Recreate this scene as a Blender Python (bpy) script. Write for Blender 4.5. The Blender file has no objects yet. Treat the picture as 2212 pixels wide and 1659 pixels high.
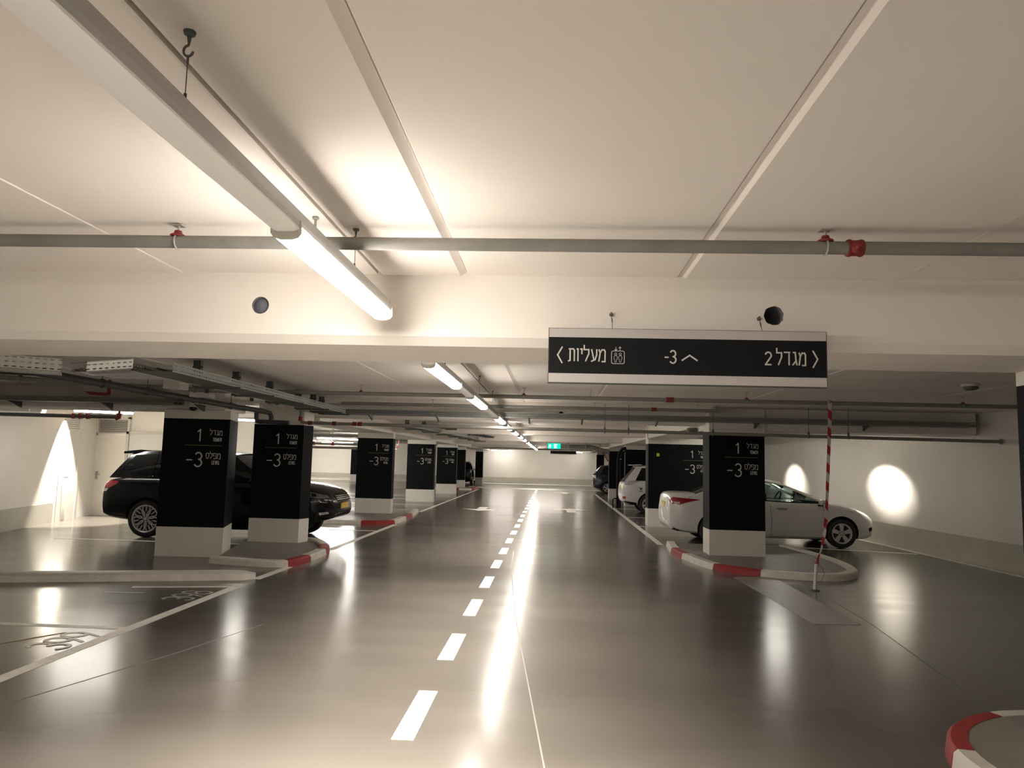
import bpy, bmesh, math, random
from mathutils import Vector, Matrix
from mathutils.bvhtree import BVHTree

random.seed(7)
SC = bpy.context.scene
COL = SC.collection
PI = math.pi

# ------------------------------------------------------------------ camera
FPX = 1597.75
YAW, PITCH, ROLL = math.radians(3.2351), math.radians(5.9078), math.radians(1.4366)
CAM_H = 1.72
F = Vector((-math.sin(YAW) * math.cos(PITCH), math.cos(YAW) * math.cos(PITCH), math.sin(PITCH)))
R0 = Vector((math.cos(YAW), math.sin(YAW), 0))
U0 = R0.cross(F)
RR = R0 * math.cos(ROLL) + U0 * math.sin(ROLL)
UU = -R0 * math.sin(ROLL) + U0 * math.cos(ROLL)
cd = bpy.data.cameras.new('camera')
cam = bpy.data.objects.new('camera', cd)
COL.objects.link(cam)
cam.matrix_world = Matrix(((RR.x, UU.x, -F.x, 0), (RR.y, UU.y, -F.y, 0), (RR.z, UU.z, -F.z, CAM_H), (0, 0, 0, 1)))
cd.sensor_fit = 'HORIZONTAL'
cd.sensor_width = 36
cd.lens = FPX * 36 / 2212
cd.clip_start = 0.05
cd.clip_end = 200
SC.camera = cam

# ------------------------------------------------------------------ world, exposure, light levels
w = bpy.data.worlds.new('world')
SC.world = w
w.use_nodes = True
w.node_tree.nodes['Background'].inputs[0].default_value = (0.8, 0.85, 1, 1)
w.node_tree.nodes['Background'].inputs[1].default_value = 0.0
SC.view_settings.view_transform = 'Standard'
SC.view_settings.look = 'None'
SC.view_settings.exposure = 2.3
SC.view_settings.gamma = 1.0
SC.view_settings.use_curve_mapping = False
LAMP = 17.5          # emission of a lit lane diffuser
TUBE = 17.0          # emission of the bare tubes in the parking bays
SPOT = 150.0         # watts of the wall washers
DOWN = 42.0          # watts of the downward optics in each lit lane module


# ------------------------------------------------------------------ materials
def new_mat(name):
    m = bpy.data.materials.new(name)
    m.use_nodes = True
    return m, m.node_tree, m.node_tree.nodes['Principled BSDF']


def mat(name, col, rough=0.6, metal=0.0, coat=0.0, emit=None, estr=0.0, noise=0.0, nscale=6.0, bump=0.0, bscale=40.0, trans=0.0, spec=None):
    m, nt, b = new_mat(name)
    b.inputs['Base Color'].default_value = (*col, 1)
    b.inputs['Roughness'].default_value = rough
    b.inputs['Metallic'].default_value = metal
    b.inputs['Coat Weight'].default_value = coat
    b.inputs['Transmission Weight'].default_value = trans
    if spec is not None:
        b.inputs['Specular IOR Level'].default_value = spec
    if emit:
        b.inputs['Emission Color'].default_value = (*emit, 1)
        b.inputs['Emission Strength'].default_value = estr
    if noise or bump:
        tc = nt.nodes.new('ShaderNodeTexCoord')
    if noise:
        n = nt.nodes.new('ShaderNodeTexNoise')
        n.inputs['Scale'].default_value = nscale
        n.inputs['Detail'].default_value = 6
        nt.links.new(tc.outputs['Object'], n.inputs['Vector'])
        r = nt.nodes.new('ShaderNodeValToRGB')
        r.color_ramp.elements[0].position = 0.3
        r.color_ramp.elements[1].position = 0.7
        r.color_ramp.elements[0].color = (*[c * (1 - noise) for c in col], 1)
        r.color_ramp.elements[1].color = (*[min(1, c * (1 + noise)) for c in col], 1)
        nt.links.new(n.outputs['Fac'], r.inputs['Fac'])
        nt.links.new(r.outputs['Color'], b.inputs['Base Color'])
    if bump:
        n2 = nt.nodes.new('ShaderNodeTexNoise')
        n2.inputs['Scale'].default_value = bscale
        n2.inputs['Detail'].default_value = 4
        nt.links.new(tc.outputs['Object'], n2.inputs['Vector'])
        bp = nt.nodes.new('ShaderNodeBump')
        bp.inputs['Strength'].default_value = bump
        bp.inputs['Distance'].default_value = 0.01
        nt.links.new(n2.outputs['Fac'], bp.inputs['Height'])
        nt.links.new(bp.outputs['Normal'], b.inputs['Normal'])
    return m


def floor_material():
    m, nt, b = new_mat('polished_floor')
    N, L = nt.nodes.new, nt.links.new
    tc = N('ShaderNodeTexCoord')
    mp = N('ShaderNodeMapping')
    mp.inputs['Scale'].default_value = (0.35, 1.0, 1)
    L(tc.outputs['Object'], mp.inputs['Vector'])
    n = N('ShaderNodeTexNoise')
    n.inputs['Scale'].default_value = 0.9
    n.inputs['Detail'].default_value = 3
    n.inputs['Roughness'].default_value = 0.5
    L(mp.outputs['Vector'], n.inputs['Vector'])
    r = N('ShaderNodeValToRGB')
    r.color_ramp.elements[0].position = 0.15
    r.color_ramp.elements[1].position = 0.85
    r.color_ramp.elements[0].color = (0.088, 0.079, 0.068, 1)
    r.color_ramp.elements[1].color = (0.142, 0.127, 0.110, 1)
    L(n.outputs['Fac'], r.inputs['Fac'])
    L(r.outputs['Color'], b.inputs['Base Color'])
    b.inputs['IOR'].default_value = 1.6
    mp2 = N('ShaderNodeMapping')
    mp2.inputs['Scale'].default_value = (0.5, 2.2, 1)
    L(tc.outputs['Object'], mp2.inputs['Vector'])
    n2 = N('ShaderNodeTexNoise')
    n2.inputs['Scale'].default_value = 0.9
    n2.inputs['Detail'].default_value = 1
    L(mp2.outputs['Vector'], n2.inputs['Vector'])
    rr = N('ShaderNodeMapRange')
    rr.inputs['From Min'].default_value = 0.15
    rr.inputs['From Max'].default_value = 0.85
    rr.inputs['To Min'].default_value = 0.16
    rr.inputs['To Max'].default_value = 0.235
    L(n2.outputs['Fac'], rr.inputs['Value'])
    L(rr.outputs['Result'], b.inputs['Roughness'])
    mp3 = N('ShaderNodeMapping')
    mp3.inputs['Scale'].default_value = (0.8, 3.0, 1)
    L(tc.outputs['Object'], mp3.inputs['Vector'])
    n3 = N('ShaderNodeTexNoise')
    n3.inputs['Scale'].default_value = 1.3
    n3.inputs['Detail'].default_value = 0
    L(mp3.outputs['Vector'], n3.inputs['Vector'])
    bp = N('ShaderNodeBump')
    bp.inputs['Strength'].default_value = 0.016
    bp.inputs['Distance'].default_value = 0.02
    L(n3.outputs['Fac'], bp.inputs['Height'])
    L(bp.outputs['Normal'], b.inputs['Normal'])
    return m


def tray_material(name='slotted_steel', col=(0.21, 0.215, 0.20)):
    """galvanised steel with two rows of punched slots (object coordinates along the longest run)"""
    m, nt, b = new_mat(name)
    N, L = nt.nodes.new, nt.links.new
    b.inputs['Base Color'].default_value = (*col, 1)
    b.inputs['Metallic'].default_value = 0.35
    b.inputs['Roughness'].default_value = 0.5
    uv = N('ShaderNodeUVMap')
    sp = N('ShaderNodeSeparateXYZ')
    L(uv.outputs['UV'], sp.inputs[0])

    def math_(op, a, c=None, v=None):
        q = N('ShaderNodeMath')
        q.operation = op
        L(a, q.inputs[0])
        if c is not None:
            L(c, q.inputs[1])
        if v is not None:
            q.inputs[1].default_value = v
        return q.outputs[0]
    fx = math_('FRACT', math_('DIVIDE', sp.outputs['X'], v=0.055))
    ax = math_('LESS_THAN', fx, v=0.55)
    fy = math_('FRACT', math_('DIVIDE', sp.outputs['Y'], v=0.04))
    ay = math_('LESS_THAN', math_('ABSOLUTE', math_('SUBTRACT', fy, v=0.5)), v=0.13)
    hole = math_('MULTIPLY', ax, ay)
    inv = math_('SUBTRACT', hole, v=1.0)
    inv = math_('ABSOLUTE', inv)
    L(inv, b.inputs['Alpha'])
    return m


def tape_material():
    m, nt, b = new_mat('barrier_tape')
    N, L = nt.nodes.new, nt.links.new
    uv = N('ShaderNodeUVMap')
    sp = N('ShaderNodeSeparateXYZ')
    L(uv.outputs['UV'], sp.inputs[0])
    ad = N('ShaderNodeMath')
    ad.operation = 'ADD'
    L(sp.outputs['X'], ad.inputs[0])
    L(sp.outputs['Y'], ad.inputs[1])
    dv = N('ShaderNodeMath')
    dv.operation = 'DIVIDE'
    L(ad.outputs[0], dv.inputs[0])
    dv.inputs[1].default_value = 0.26
    fr = N('ShaderNodeMath')
    fr.operation = 'FRACT'
    L(dv.outputs[0], fr.inputs[0])
    lt = N('ShaderNodeMath')
    lt.operation = 'LESS_THAN'
    L(fr.outputs[0], lt.inputs[0])
    lt.inputs[1].default_value = 0.5
    mx = N('ShaderNodeMix')
    mx.data_type = 'RGBA'
    mx.inputs['A'].default_value = (0.55, 0.50, 0.47, 1)
    mx.inputs['B'].default_value = (0.36, 0.015, 0.022, 1)
    L(lt.outputs[0], mx.inputs['Factor'])
    L(mx.outputs['Result'], b.inputs['Base Color'])
    b.inputs['Roughness'].default_value = 0.35
    return m


M = {
    'floor': floor_material(),
    'slab': mat('island_concrete', (0.22, 0.205, 0.18), 0.55, noise=0.12, nscale=3, bump=0.15),
    'wall': mat('white_wall_paint', (0.80, 0.765, 0.70), 0.7, noise=0.03, nscale=1.5, bump=0.08, bscale=60),
    'ceil': mat('ceiling_paint', (0.82, 0.765, 0.715), 0.75, noise=0.035, nscale=1.0, bump=0.06, bscale=50),
    'beam': mat('beam_paint', (0.80, 0.755, 0.70), 0.75, noise=0.035, nscale=1.4, bump=0.06, bscale=50),
    'band': mat('grey_wall_band', (0.50, 0.48, 0.41), 0.6, noise=0.05, nscale=2),
    'groove': mat('joint_dark_grey', (0.16, 0.15, 0.14), 0.9),  # the dark grey of the floor joints themselves
    'black': mat('pillar_black_paint', (0.004, 0.005, 0.006), 0.6, noise=0.2, nscale=2, bump=0.03, spec=0.12),
    'plinth': mat('pillar_white_paint', (0.72, 0.69, 0.62), 0.6, noise=0.04, nscale=2),
    'letter': mat('sign_letter_white', (0.55, 0.53, 0.49), 0.5),
    'gold': mat('sign_gold_line', (0.15, 0.125, 0.04), 0.5, 0.2),
    'signblack': mat('sign_black', (0.006, 0.007, 0.008), 0.5, spec=0.2),
    'signwhite': mat('sign_white_border', (0.50, 0.47, 0.46), 0.45),
    'alu': mat('lamp_aluminium', (0.50, 0.50, 0.49), 0.42, 0.25),
    'cover': mat('lamp_cover_faint_glow', (0.86, 0.83, 0.79), 0.4, emit=(1.0, 0.91, 0.83), estr=0.018),  # unlit cover; a faint glow is added to lift its brightness
    'lit': mat('lit_diffuser', (0.9, 0.9, 0.88), 0.4, emit=(1.0, 0.93, 0.83), estr=LAMP),
    'litfar': mat('lit_diffuser_dimmer', (0.9, 0.9, 0.88), 0.4, emit=(1.0, 0.93, 0.83), estr=LAMP * 0.57),
    'tube': mat('lit_tube', (0.9, 0.9, 0.88), 0.4, emit=(1.0, 0.95, 0.86), estr=TUBE),
    'far': mat('far_tube', (0.9, 0.9, 0.88), 0.4, emit=(1.0, 0.95, 0.88), estr=12),
    'bay': mat('bay_tube', (0.9, 0.9, 0.88), 0.4, emit=(1.0, 0.94, 0.84), estr=55),
    'spotlens': mat('spot_lens', (0.9, 0.9, 0.88), 0.4, emit=(1.0, 0.94, 0.84), estr=8),
    'pipe': mat('grey_pipe', (0.22, 0.21, 0.19), 0.5, noise=0.12, nscale=5),
    'darkpipe': mat('dark_pipe', (0.045, 0.047, 0.045), 0.5),
    'steel': mat('galvanised_steel', (0.38, 0.38, 0.36), 0.45, 0.5),
    'darksteel': mat('dark_bracket_steel', (0.10, 0.105, 0.10), 0.55, 0.3),
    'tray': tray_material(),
    'traylight': tray_material('slotted_steel_lit_tone', (0.62, 0.61, 0.57)),  # paler copy of the tray steel, strong light put into the colour
    'red': mat('red_fitting', (0.20, 0.018, 0.016), 0.5),
    'kerbred': mat('kerb_red_paint', (0.30, 0.020, 0.022), 0.45, noise=0.15, nscale=8),
    'kerbwhite': mat('kerb_white_paint', (0.66, 0.62, 0.55), 0.5, noise=0.10, nscale=7),
    'paint': mat('road_paint', (0.80, 0.76, 0.69), 0.45, noise=0.12, nscale=9),
    'worn': mat('worn_road_paint', (0.30, 0.28, 0.25), 0.4, noise=0.12, nscale=6),
    'faint': mat('faint_road_paint', (0.42, 0.40, 0.36), 0.4, noise=0.2, nscale=9),
    'yellowline': mat('yellow_scuff', (0.30, 0.22, 0.06), 0.5),
    'crack': mat('floor_joint_line', (0.22, 0.21, 0.19), 0.5),
    'tape': tape_material(),
    'carwhite': mat('car_white_paint', (0.66, 0.65, 0.64), 0.28, coat=0.8),
    'carwhite2': mat('car_pearl_paint', (0.60, 0.59, 0.585), 0.3, coat=0.8),
    'carblack': mat('car_black_paint', (0.004, 0.004, 0.005), 0.2, coat=0.15, spec=0.25),
    'carblue': mat('car_blue_paint', (0.012, 0.016, 0.040), 0.22, coat=1.0),
    'trim': mat('car_black_trim', (0.006, 0.006, 0.0065), 0.6, spec=0.15),
    'well': mat('wheel_well_black', (0.006, 0.006, 0.006), 0.9),
    'tyre': mat('tyre_rubber', (0.013, 0.013, 0.013), 0.7),
    'rim': mat('alloy_rim', (0.58, 0.57, 0.56), 0.35, 0.3),
    'rimdark': mat('rim_inner_dark', (0.03, 0.03, 0.03), 0.6, 0.3),
    'tint': mat('tinted_glass', (0.004, 0.005, 0.006), 0.06, spec=0.35),
    'taillight': mat('red_light_lens', (0.28, 0.012, 0.02), 0.12, coat=1.0),
    'clearlight': mat('clear_light_lens', (0.55, 0.55, 0.54), 0.12, 0.5, coat=1.0),
    'headlamp': mat('headlamp_lens', (0.16, 0.16, 0.155), 0.15, 0.4, coat=0.6),
    'chrome': mat('chrome', (0.7, 0.7, 0.7), 0.12, 1.0),
    'plate': mat('yellow_plate', (0.62, 0.42, 0.05), 0.4),
    'seat': mat('car_interior_dark', (0.03, 0.03, 0.032), 0.8),
    'door': mat('white_metal_door', (0.76, 0.73, 0.67), 0.45),
    'louvre': mat('louvre_grey', (0.42, 0.41, 0.38), 0.5),
    'cabinet': mat('grey_cabinet', (0.50, 0.50, 0.46), 0.5),
    'hole': mat('drilled_concrete', (0.22, 0.22, 0.23), 0.9, noise=0.2, nscale=12),
    'plug': mat('grey_plug', (0.13, 0.14, 0.16), 0.8),
    'exitgreen': mat('exit_green', (0.0, 0.30, 0.24), 0.4, emit=(0.0, 0.40, 0.27), estr=0.42),
    'exitwhite': mat('exit_white', (0.8, 0.9, 0.88), 0.4, emit=(0.7, 1.0, 0.9), estr=0.5),
    'sticker': mat('lime_sticker', (0.35, 0.55, 0.05), 0.5),
    'plastic': mat('white_plastic', (0.62, 0.60, 0.56), 0.45),
    'clear': mat('clear_bundle_wrap', (0.55, 0.55, 0.53), 0.25),
}


def glass_material():
    m, nt, b = new_mat('car_window_glass')
    N, L = nt.nodes.new, nt.links.new
    out = nt.nodes['Material Output']
    nt.nodes.remove(b)
    t = N('ShaderNodeBsdfTransparent')
    t.inputs['Color'].default_value = (0.62, 0.74, 0.70, 1)
    g = N('ShaderNodeBsdfGlossy')
    g.inputs['Roughness'].default_value = 0.03
    mx = N('ShaderNodeMixShader')
    fr = N('ShaderNodeFresnel')
    fr.inputs['IOR'].default_value = 1.45
    L(fr.outputs[0], mx.inputs[0])
    L(t.outputs[0], mx.inputs[1])
    L(g.outputs[0], mx.inputs[2])
    L(mx.outputs[0], out.inputs['Surface'])
    return m


M['glass'] = glass_material()


# ------------------------------------------------------------------ mesh helpers
class MB:
    def __init__(s):
        s.bm = bmesh.new()
        s.uv = None

    def quad(s, pts, mi=0):
        f = s.bm.faces.new([s.bm.verts.new(p) for p in pts])
        f.material_index = mi
        return f

    def box(s, x0, x1, y0, y1, z0, z1):
        s.prism([(x0, y0), (x1, y0), (x1, y1), (x0, y1)], z0, z1)
        return s

    def prism(s, poly, z0, z1):
        a = [s.bm.verts.new((p[0], p[1], z0)) for p in poly]
        b = [s.bm.verts.new((p[0], p[1], z1)) for p in poly]
        n = len(poly)
        s.bm.faces.new(list(reversed(a)))
        s.bm.faces.new(b)
        for i in range(n):
            s.bm.faces.new((a[i], a[(i + 1) % n], b[(i + 1) % n], b[i]))
        return s

    def extrude(s, poly, o, e1, e2, d):
        """poly in the plane (e1,e2) at o, extruded by vector d"""
        o, e1, e2, d = Vector(o), Vector(e1), Vector(e2), Vector(d)
        a = [s.bm.verts.new(o + e1 * p[0] + e2 * p[1]) for p in poly]
        b = [s.bm.verts.new(v.co + d) for v in a]
        n = len(poly)
        s.bm.faces.new(a)
        s.bm.faces.new(list(reversed(b)))
        for i in range(n):
            s.bm.faces.new((a[(i + 1) % n], a[i], b[i], b[(i + 1) % n]))
        return s

    def tube(s, pts, r, n=10, closed=False):
        pts = [Vector(p) for p in pts]
        rings = []
        prev = None
        for i, p in enumerate(pts):
            if closed:
                d = pts[(i + 1) % len(pts)] - pts[i - 1]
            elif i == 0:
                d = pts[1] - p
            elif i == len(pts) - 1:
                d = p - pts[-2]
            else:
                d = (pts[i + 1] - p).normalized() + (p - pts[i - 1]).normalized()
            d.normalize()
            if prev is None:
                ref = Vector((0, 0, 1)) if abs(d.z) < 0.9 else Vector((1, 0, 0))
                a = d.cross(ref).normalized()
            else:
                a = (prev - d * prev.dot(d)).normalized()
            prev = a
            b = d.cross(a)
            rad = r[i] if isinstance(r, (list, tuple)) else r
            rings.append([s.bm.verts.new(p + a * (rad * math.cos(2 * PI * k / n)) + b * (rad * math.sin(2 * PI * k / n))) for k in range(n)])
        m = len(rings)
        for i in range(m if closed else m - 1):
            q, t = rings[i], rings[(i + 1) % m]
            for k in range(n):
                s.bm.faces.new((q[k], q[(k + 1) % n], t[(k + 1) % n], t[k]))
        if not closed:
            s.bm.faces.new(list(reversed(rings[0])))
            s.bm.faces.new(rings[-1])
        return s

    def cyl(s, a, b, r, n=16):
        return s.tube([a, b], r, n)

    def lathe(s, prof, o, axis, n=32, closed=False):
        """prof = [(radius, along)]"""
        o, ax = Vector(o), Vector(axis).normalized()
        ref = Vector((0, 0, 1)) if abs(ax.z) < 0.9 else Vector((1, 0, 0))
        e1 = ax.cross(ref).normalized()
        e2 = ax.cross(e1)
        rings = []
        for (r, h) in prof:
            rings.append([s.bm.verts.new(o + ax * h + e1 * (r * math.cos(2 * PI * k / n)) + e2 * (r * math.sin(2 * PI * k / n))) for k in range(n)])
        m = len(rings)
        for i in range(m if closed else m - 1):
            q, t = rings[i], rings[(i + 1) % m]
            for k in range(n):
                s.bm.faces.new((q[k], q[(k + 1) % n], t[(k + 1) % n], t[k]))
        if not closed:
            if prof[0][0] > 1e-6:
                s.bm.faces.new(list(reversed(rings[0])))
            if prof[-1][0] > 1e-6:
                s.bm.faces.new(rings[-1])
        return s

    def strip(s, pts, wv, t=0.0):
        """flat tape with UVs in metres along / across"""
        uvl = s.bm.loops.layers.uv.verify()
        pts = [Vector(p) for p in pts]
        d = 0.0
        for i in range(len(pts) - 1):
            a, b = pts[i], pts[i + 1]
            l = (b - a).length
            wa = Vector(wv[i]) if isinstance(wv, list) else Vector(wv)
            wb = Vector(wv[i + 1]) if isinstance(wv, list) else Vector(wv)
            vs = [s.bm.verts.new(q) for q in (a - wa / 2, a + wa / 2, b + wb / 2, b - wb / 2)]
            f = s.bm.faces.new(vs)
            for lp, uvv in zip(f.loops, ((d, 0), (d, wa.length), (d + l, wb.length), (d + l, 0))):
                lp[uvl].uv = uvv
            d += l
        return s

    def plate(s, o, e1, e2, l1, l2, t, nrm):
        """thin sheet l1 x l2 with UVs in metres (for slotted steel)"""
        uvl = s.bm.loops.layers.uv.verify()
        o, e1, e2, nrm = Vector(o), Vector(e1), Vector(e2), Vector(nrm)
        for off in (0, t):
            q = [o + nrm * off, o + nrm * off + e1 * l1, o + nrm * off + e1 * l1 + e2 * l2, o + nrm * off + e2 * l2]
            f = s.bm.faces.new([s.bm.verts.new(p) for p in q])
            for lp, uvv in zip(f.loops, ((0, 0), (l1, 0), (l1, l2), (0, l2))):
                lp[uvl].uv = uvv
        return s


def empty(name, loc=(0, 0, 0), rz=0.0):
    o = bpy.data.objects.new(name, None)
    o.empty_display_size = 0.2
    o.location = loc
    o.rotation_euler = (0, 0, rz)
    COL.objects.link(o)
    return o


def tag(o, label, cat, group=None, kind=None):
    o['label'] = label
    o['category'] = cat
    if group:
        o['group'] = group
    if kind:
        o['kind'] = kind
    return o


def thing(name, label, cat, loc=(0, 0, 0), rz=0.0, group=None, kind=None):
    return tag(empty(name, loc, rz), label, cat, group, kind)


def wloc(o):
    v = Vector((0, 0, 0))
    while o is not None:
        v += Vector(o.location)
        o = o.parent
    return v


def obj(name, mb, m, parent=None, smooth=False, local=False, recenter=True, angle=35, fixn=True, doubles=False):
    """links ONE mesh object; vertices are given in world space unless local (rotated roots)"""
    bm = mb.bm
    if doubles:
        bmesh.ops.remove_doubles(bm, verts=bm.verts, dist=1e-4)
    if fixn:
        bmesh.ops.recalc_face_normals(bm, faces=bm.faces)
    off = Vector((0, 0, 0))
    if parent is not None:
        if not local:
            off = wloc(parent)
    elif recenter and len(bm.verts):
        xs = [v.co.x for v in bm.verts]
        ys = [v.co.y for v in bm.verts]
        zs = [v.co.z for v in bm.verts]
        off = Vector(((min(xs) + max(xs)) / 2, (min(ys) + max(ys)) / 2, min(zs)))
    if off.length:
        bmesh.ops.translate(bm, verts=bm.verts, vec=-off)
    me = bpy.data.meshes.new(name)
    bm.to_mesh(me)
    bm.free()
    for mm in (m if isinstance(m, (list, tuple)) else [m]):
        me.materials.append(mm)
    if smooth:
        me.shade_smooth()
        me.set_sharp_from_angle(angle=math.radians(angle))
    o = bpy.data.objects.new(name, me)
    COL.objects.link(o)
    if parent is not None:
        o.parent = parent
    else:
        o.location = off
    return o


def struct(name, mb, m, label, cat, **k):
    return tag(obj(name, mb, m, **k), label, cat, kind='structure')


# ------------------------------------------------------------------ stroke lettering
def arc(cx, cy, rx, ry, a0, a1, n=10):
    return [(cx + rx * math.cos(math.radians(a0 + (a1 - a0) * i / n)), cy + ry * math.sin(math.radians(a0 + (a1 - a0) * i / n))) for i in range(n + 1)]


THREE = [arc(.25, .745, .22, .245, 155, -80, 12) + arc(.24, .26, .25, .26, 82, -155, 14)]
GL = {
    '1': (.30, [[(.02, .80), (.24, 1.0), (.24, 0)]]),
    '2': (.50, [arc(.25, .74, .22, .25, 165, -20, 10) + [(.03, .02), (.48, .02)]]),
    '3': (.50, THREE),
    '8': (.52, [arc(.26, .75, .21, .24, -90, 270, 18), arc(.26, .26, .25, .26, 90, 450, 18)]),
    '9': (.52, [arc(.26, .70, .24, .29, 0, 360, 18), [(.50, .70), (.47, .45), (.22, 0)]]),
    '-': (.34, [[(.02, .46), (.32, .46)]]),
    'T': (.46, [[(0, 1), (.46, 1)], [(.23, 1), (.23, 0)]]),
    'O': (.46, [[(.12, 1), (.34, 1), (.45, .88), (.45, .12), (.34, 0), (.12, 0), (.01, .12), (.01, .88), (.12, 1)]]),
    'W': (.66, [[(0, 1), (.16, 0), (.33, .8), (.50, 0), (.66, 1)]]),
    'E': (.38, [[(.38, 1), (.03, 1), (.03, 0), (.38, 0)], [(.03, .52), (.32, .52)]]),
    'R': (.44, [[(.03, 0), (.03, 1), (.32, 1), (.42, .88), (.42, .62), (.32, .5), (.03, .5)], [(.26, .5), (.44, 0)]]),
    'L': (.36, [[(.03, 1), (.03, 0), (.36, 0)]]),
    'V': (.46, [[(0, 1), (.23, 0), (.46, 1)]]),
    'X': (.44, [[(0, 1), (.44, 0)], [(.44, 1), (0, 0)]]),
    'I': (.08, [[(.04, 1), (.04, 0)]]),
    # Hebrew, drawn left to right in visual order
    'mem': (.62, [[(.02, 1), (.14, .70), (.02, 0)], [(.14, .70), (.30, .96), (.52, .96), (.60, .82), (.60, 0), (.28, 0)]]),
    'gimel': (.42, [[(.06, 1), (.28, 1), (.32, .5), (.42, 0)], [(.33, .34), (.02, 0)]]),
    'dalet': (.58, [[(0, 1), (.58, 1)], [(.47, 1), (.47, 0)]]),
    'lamed': (.50, [[(.03, 1.34), (.03, .96), (.46, .96), (.46, .62), (.16, 0)]]),
    'pe': (.56, [[(.02, 0), (.44, 0), (.54, .12), (.54, .88), (.44, 1), (.04, 1), (.04, .52), (.26, .52)]]),
    'samekh': (.58, [[(0, 1), (.46, 1), (.56, .86), (.56, .35), (.40, .02), (.20, .02), (.06, .35), (.06, 1)]]),
    'ayin': (.56, [[(.06, 1), (.28, .14)], [(.54, 1), (.54, .55), (.40, .16), (.02, 0)]]),
    'yod': (.18, [[(.0, 1), (.16, 1), (.16, .58)]]),
    'vav': (.20, [[(.02, 1), (.16, 1), (.16, 0)]]),
    'tav': (.60, [[(.04, 1), (.48, 1), (.58, .88), (.58, 0)], [(.18, 1), (.18, .06), (.0, 0)]]),
    'tsadi': (.54, [[(.04, 1), (.50, .04), (.02, .0)], [(.50, 1), (.48, .7), (.30, .52)]]),
    'alef': (.56, [[(.04, 1), (.54, 0)], [(.50, 1), (.48, .7), (.34, .44)], [(.06, 0), (.08, .4), (.22, .66)]]),
    'he': (.56, [[(0, 1), (.44, 1), (.54, .88), (.54, 0)], [(.08, .62), (.08, 0)]]),
    'lt': (.32, [[(.30, 1), (.03, .5), (.30, 0)]]),
    'gt': (.32, [[(.02, 1), (.29, .5), (.02, 0)]]),
    'up': (1.0, [[(.0, 0), (.5, .34), (1.0, 0)]]),
}


class Frame:
    def __init__(s, o, r, u):
        s.o, s.r, s.u = Vector(o), Vector(r).normalized(), Vector(u).normalized()
        s.n = s.r.cross(s.u).normalized()

    def p(s, x, y, z=0.0):
        return s.o + s.r * x + s.u * y + s.n * z


def stroke(mb, fr, line, wd, z=0.003, th=0.002):
    for i in range(len(line) - 1):
        a, b = Vector(line[i] + (0,)) if len(line[i]) == 2 else Vector(line[i]), Vector(line[i + 1] + (0,))
        d = b - a
        if d.length < 1e-7:
            continue
        d.normalize()
        n = Vector((-d.y, d.x, 0)) * (wd / 2)
        e0 = d * (wd * 0.42 if i > 0 else 0)
        e1 = d * (wd * 0.42 if i < len(line) - 2 else 0)
        z += 0.00012
        q = [a - e0 - n, b + e1 - n, b + e1 + n, a - e0 + n]
        top = [fr.p(v.x, v.y, z) for v in q]
        bot = [fr.p(v.x, v.y, z - th) for v in q]
        vt = [mb.bm.verts.new(v) for v in top]
        vb = [mb.bm.verts.new(v) for v in bot]
        mb.bm.faces.new(vt)
        for k in range(4):
            mb.bm.faces.new((vb[k], vb[(k + 1) % 4], vt[(k + 1) % 4], vt[k]))


def text(mb, fr, glyphs, x, y, h, wd, gap=0.14, sx=1.0, align='l', z=0.003):
    """glyphs in visual order; x = left (or right, or centre) edge; returns the width"""
    tot = sum(GL[g][0] * sx * h for g in glyphs) + gap * h * (len(glyphs) - 1)
    if align == 'r':
        x -= tot
    elif align == 'c':
        x -= tot / 2
    for g in glyphs:
        wdt, lines = GL[g]
        for ln in lines:
            stroke(mb, fr, [(x + px * h * sx, y + py * h) for px, py in ln], wd, z)
        x += wdt * h * sx + gap * h
    return tot


TOWER_HE = ['lamed', 'dalet', 'gimel', 'mem']
LEVEL_HE = ['samekh', 'lamed', 'pe', 'mem']
LIFTS_HE = ['tav', 'vav', 'yod', 'lamed', 'ayin', 'mem']


# ================================================================== THE SETTING
CEIL = 2.8
fl = MB().box(-42, 12, -6.5, 62, -0.2, 0.0)
floor = struct('floor', fl, M['floor'], 'polished dark grey concrete garage floor with glossy reflections', 'floor', recenter=False)


MARKS = [0]


def mark(name, m, polys, label=None, z=0.002):
    mb = MB()
    MARKS[0] += 1
    z += 0.0003 * (MARKS[0] % 7)
    for p in polys:
        mb.prism(p, -0.003, z)
    o = obj(name, mb, m, floor)
    if label:
        o['label'] = label
    return o


def rect(x0, x1, y0, y1):
    return [(x0, y0), (x1, y0), (x1, y1), (x0, y1)]


def line2(a, b, wd):
    a, b = Vector(a), Vector(b)
    d = (b - a).normalized()
    n = Vector((-d.y, d.x)) * wd / 2
    return [tuple(a - n), tuple(b - n), tuple(b + n), tuple(a + n)]


# centre line dashes
y = 2.86
k = 0
while y < 46:
    mark('lane_dash', M['paint'], [rect(-0.955, -0.815, y, y + 0.97)])
    y += 1.835
    k += 1
mark('lane_edge_line', M['paint'], [line2((-4.10, 3.6), (-4.07, 9.62), 0.12)], 'white lane edge line along the left bays')
mark('lane_edge_line', M['paint'], [line2((-4.06, 10.25), (-4.02, 11.45), 0.12)])
mark('lane_edge_line', M['paint'], [line2((-4.05, 13.7), (-4.02, 19.2), 0.12)])
mark('lane_edge_line', M['paint'], [line2((-4.22, 24.0), (-4.28, 43.5), 0.12)])
mark('lane_edge_line', M['paint'], [line2((2.36, 16.3), (2.38, 41.0), 0.13)], 'white lane edge line along the right bays')
mark('bay_line', M['paint'], [line2((-8.4, 7.20), (-4.10, 7.20), 0.10)])
mark('bay_line', M['paint'], [line2((-5.3, 9.35), (-4.10, 9.62), 0.08)])
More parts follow.
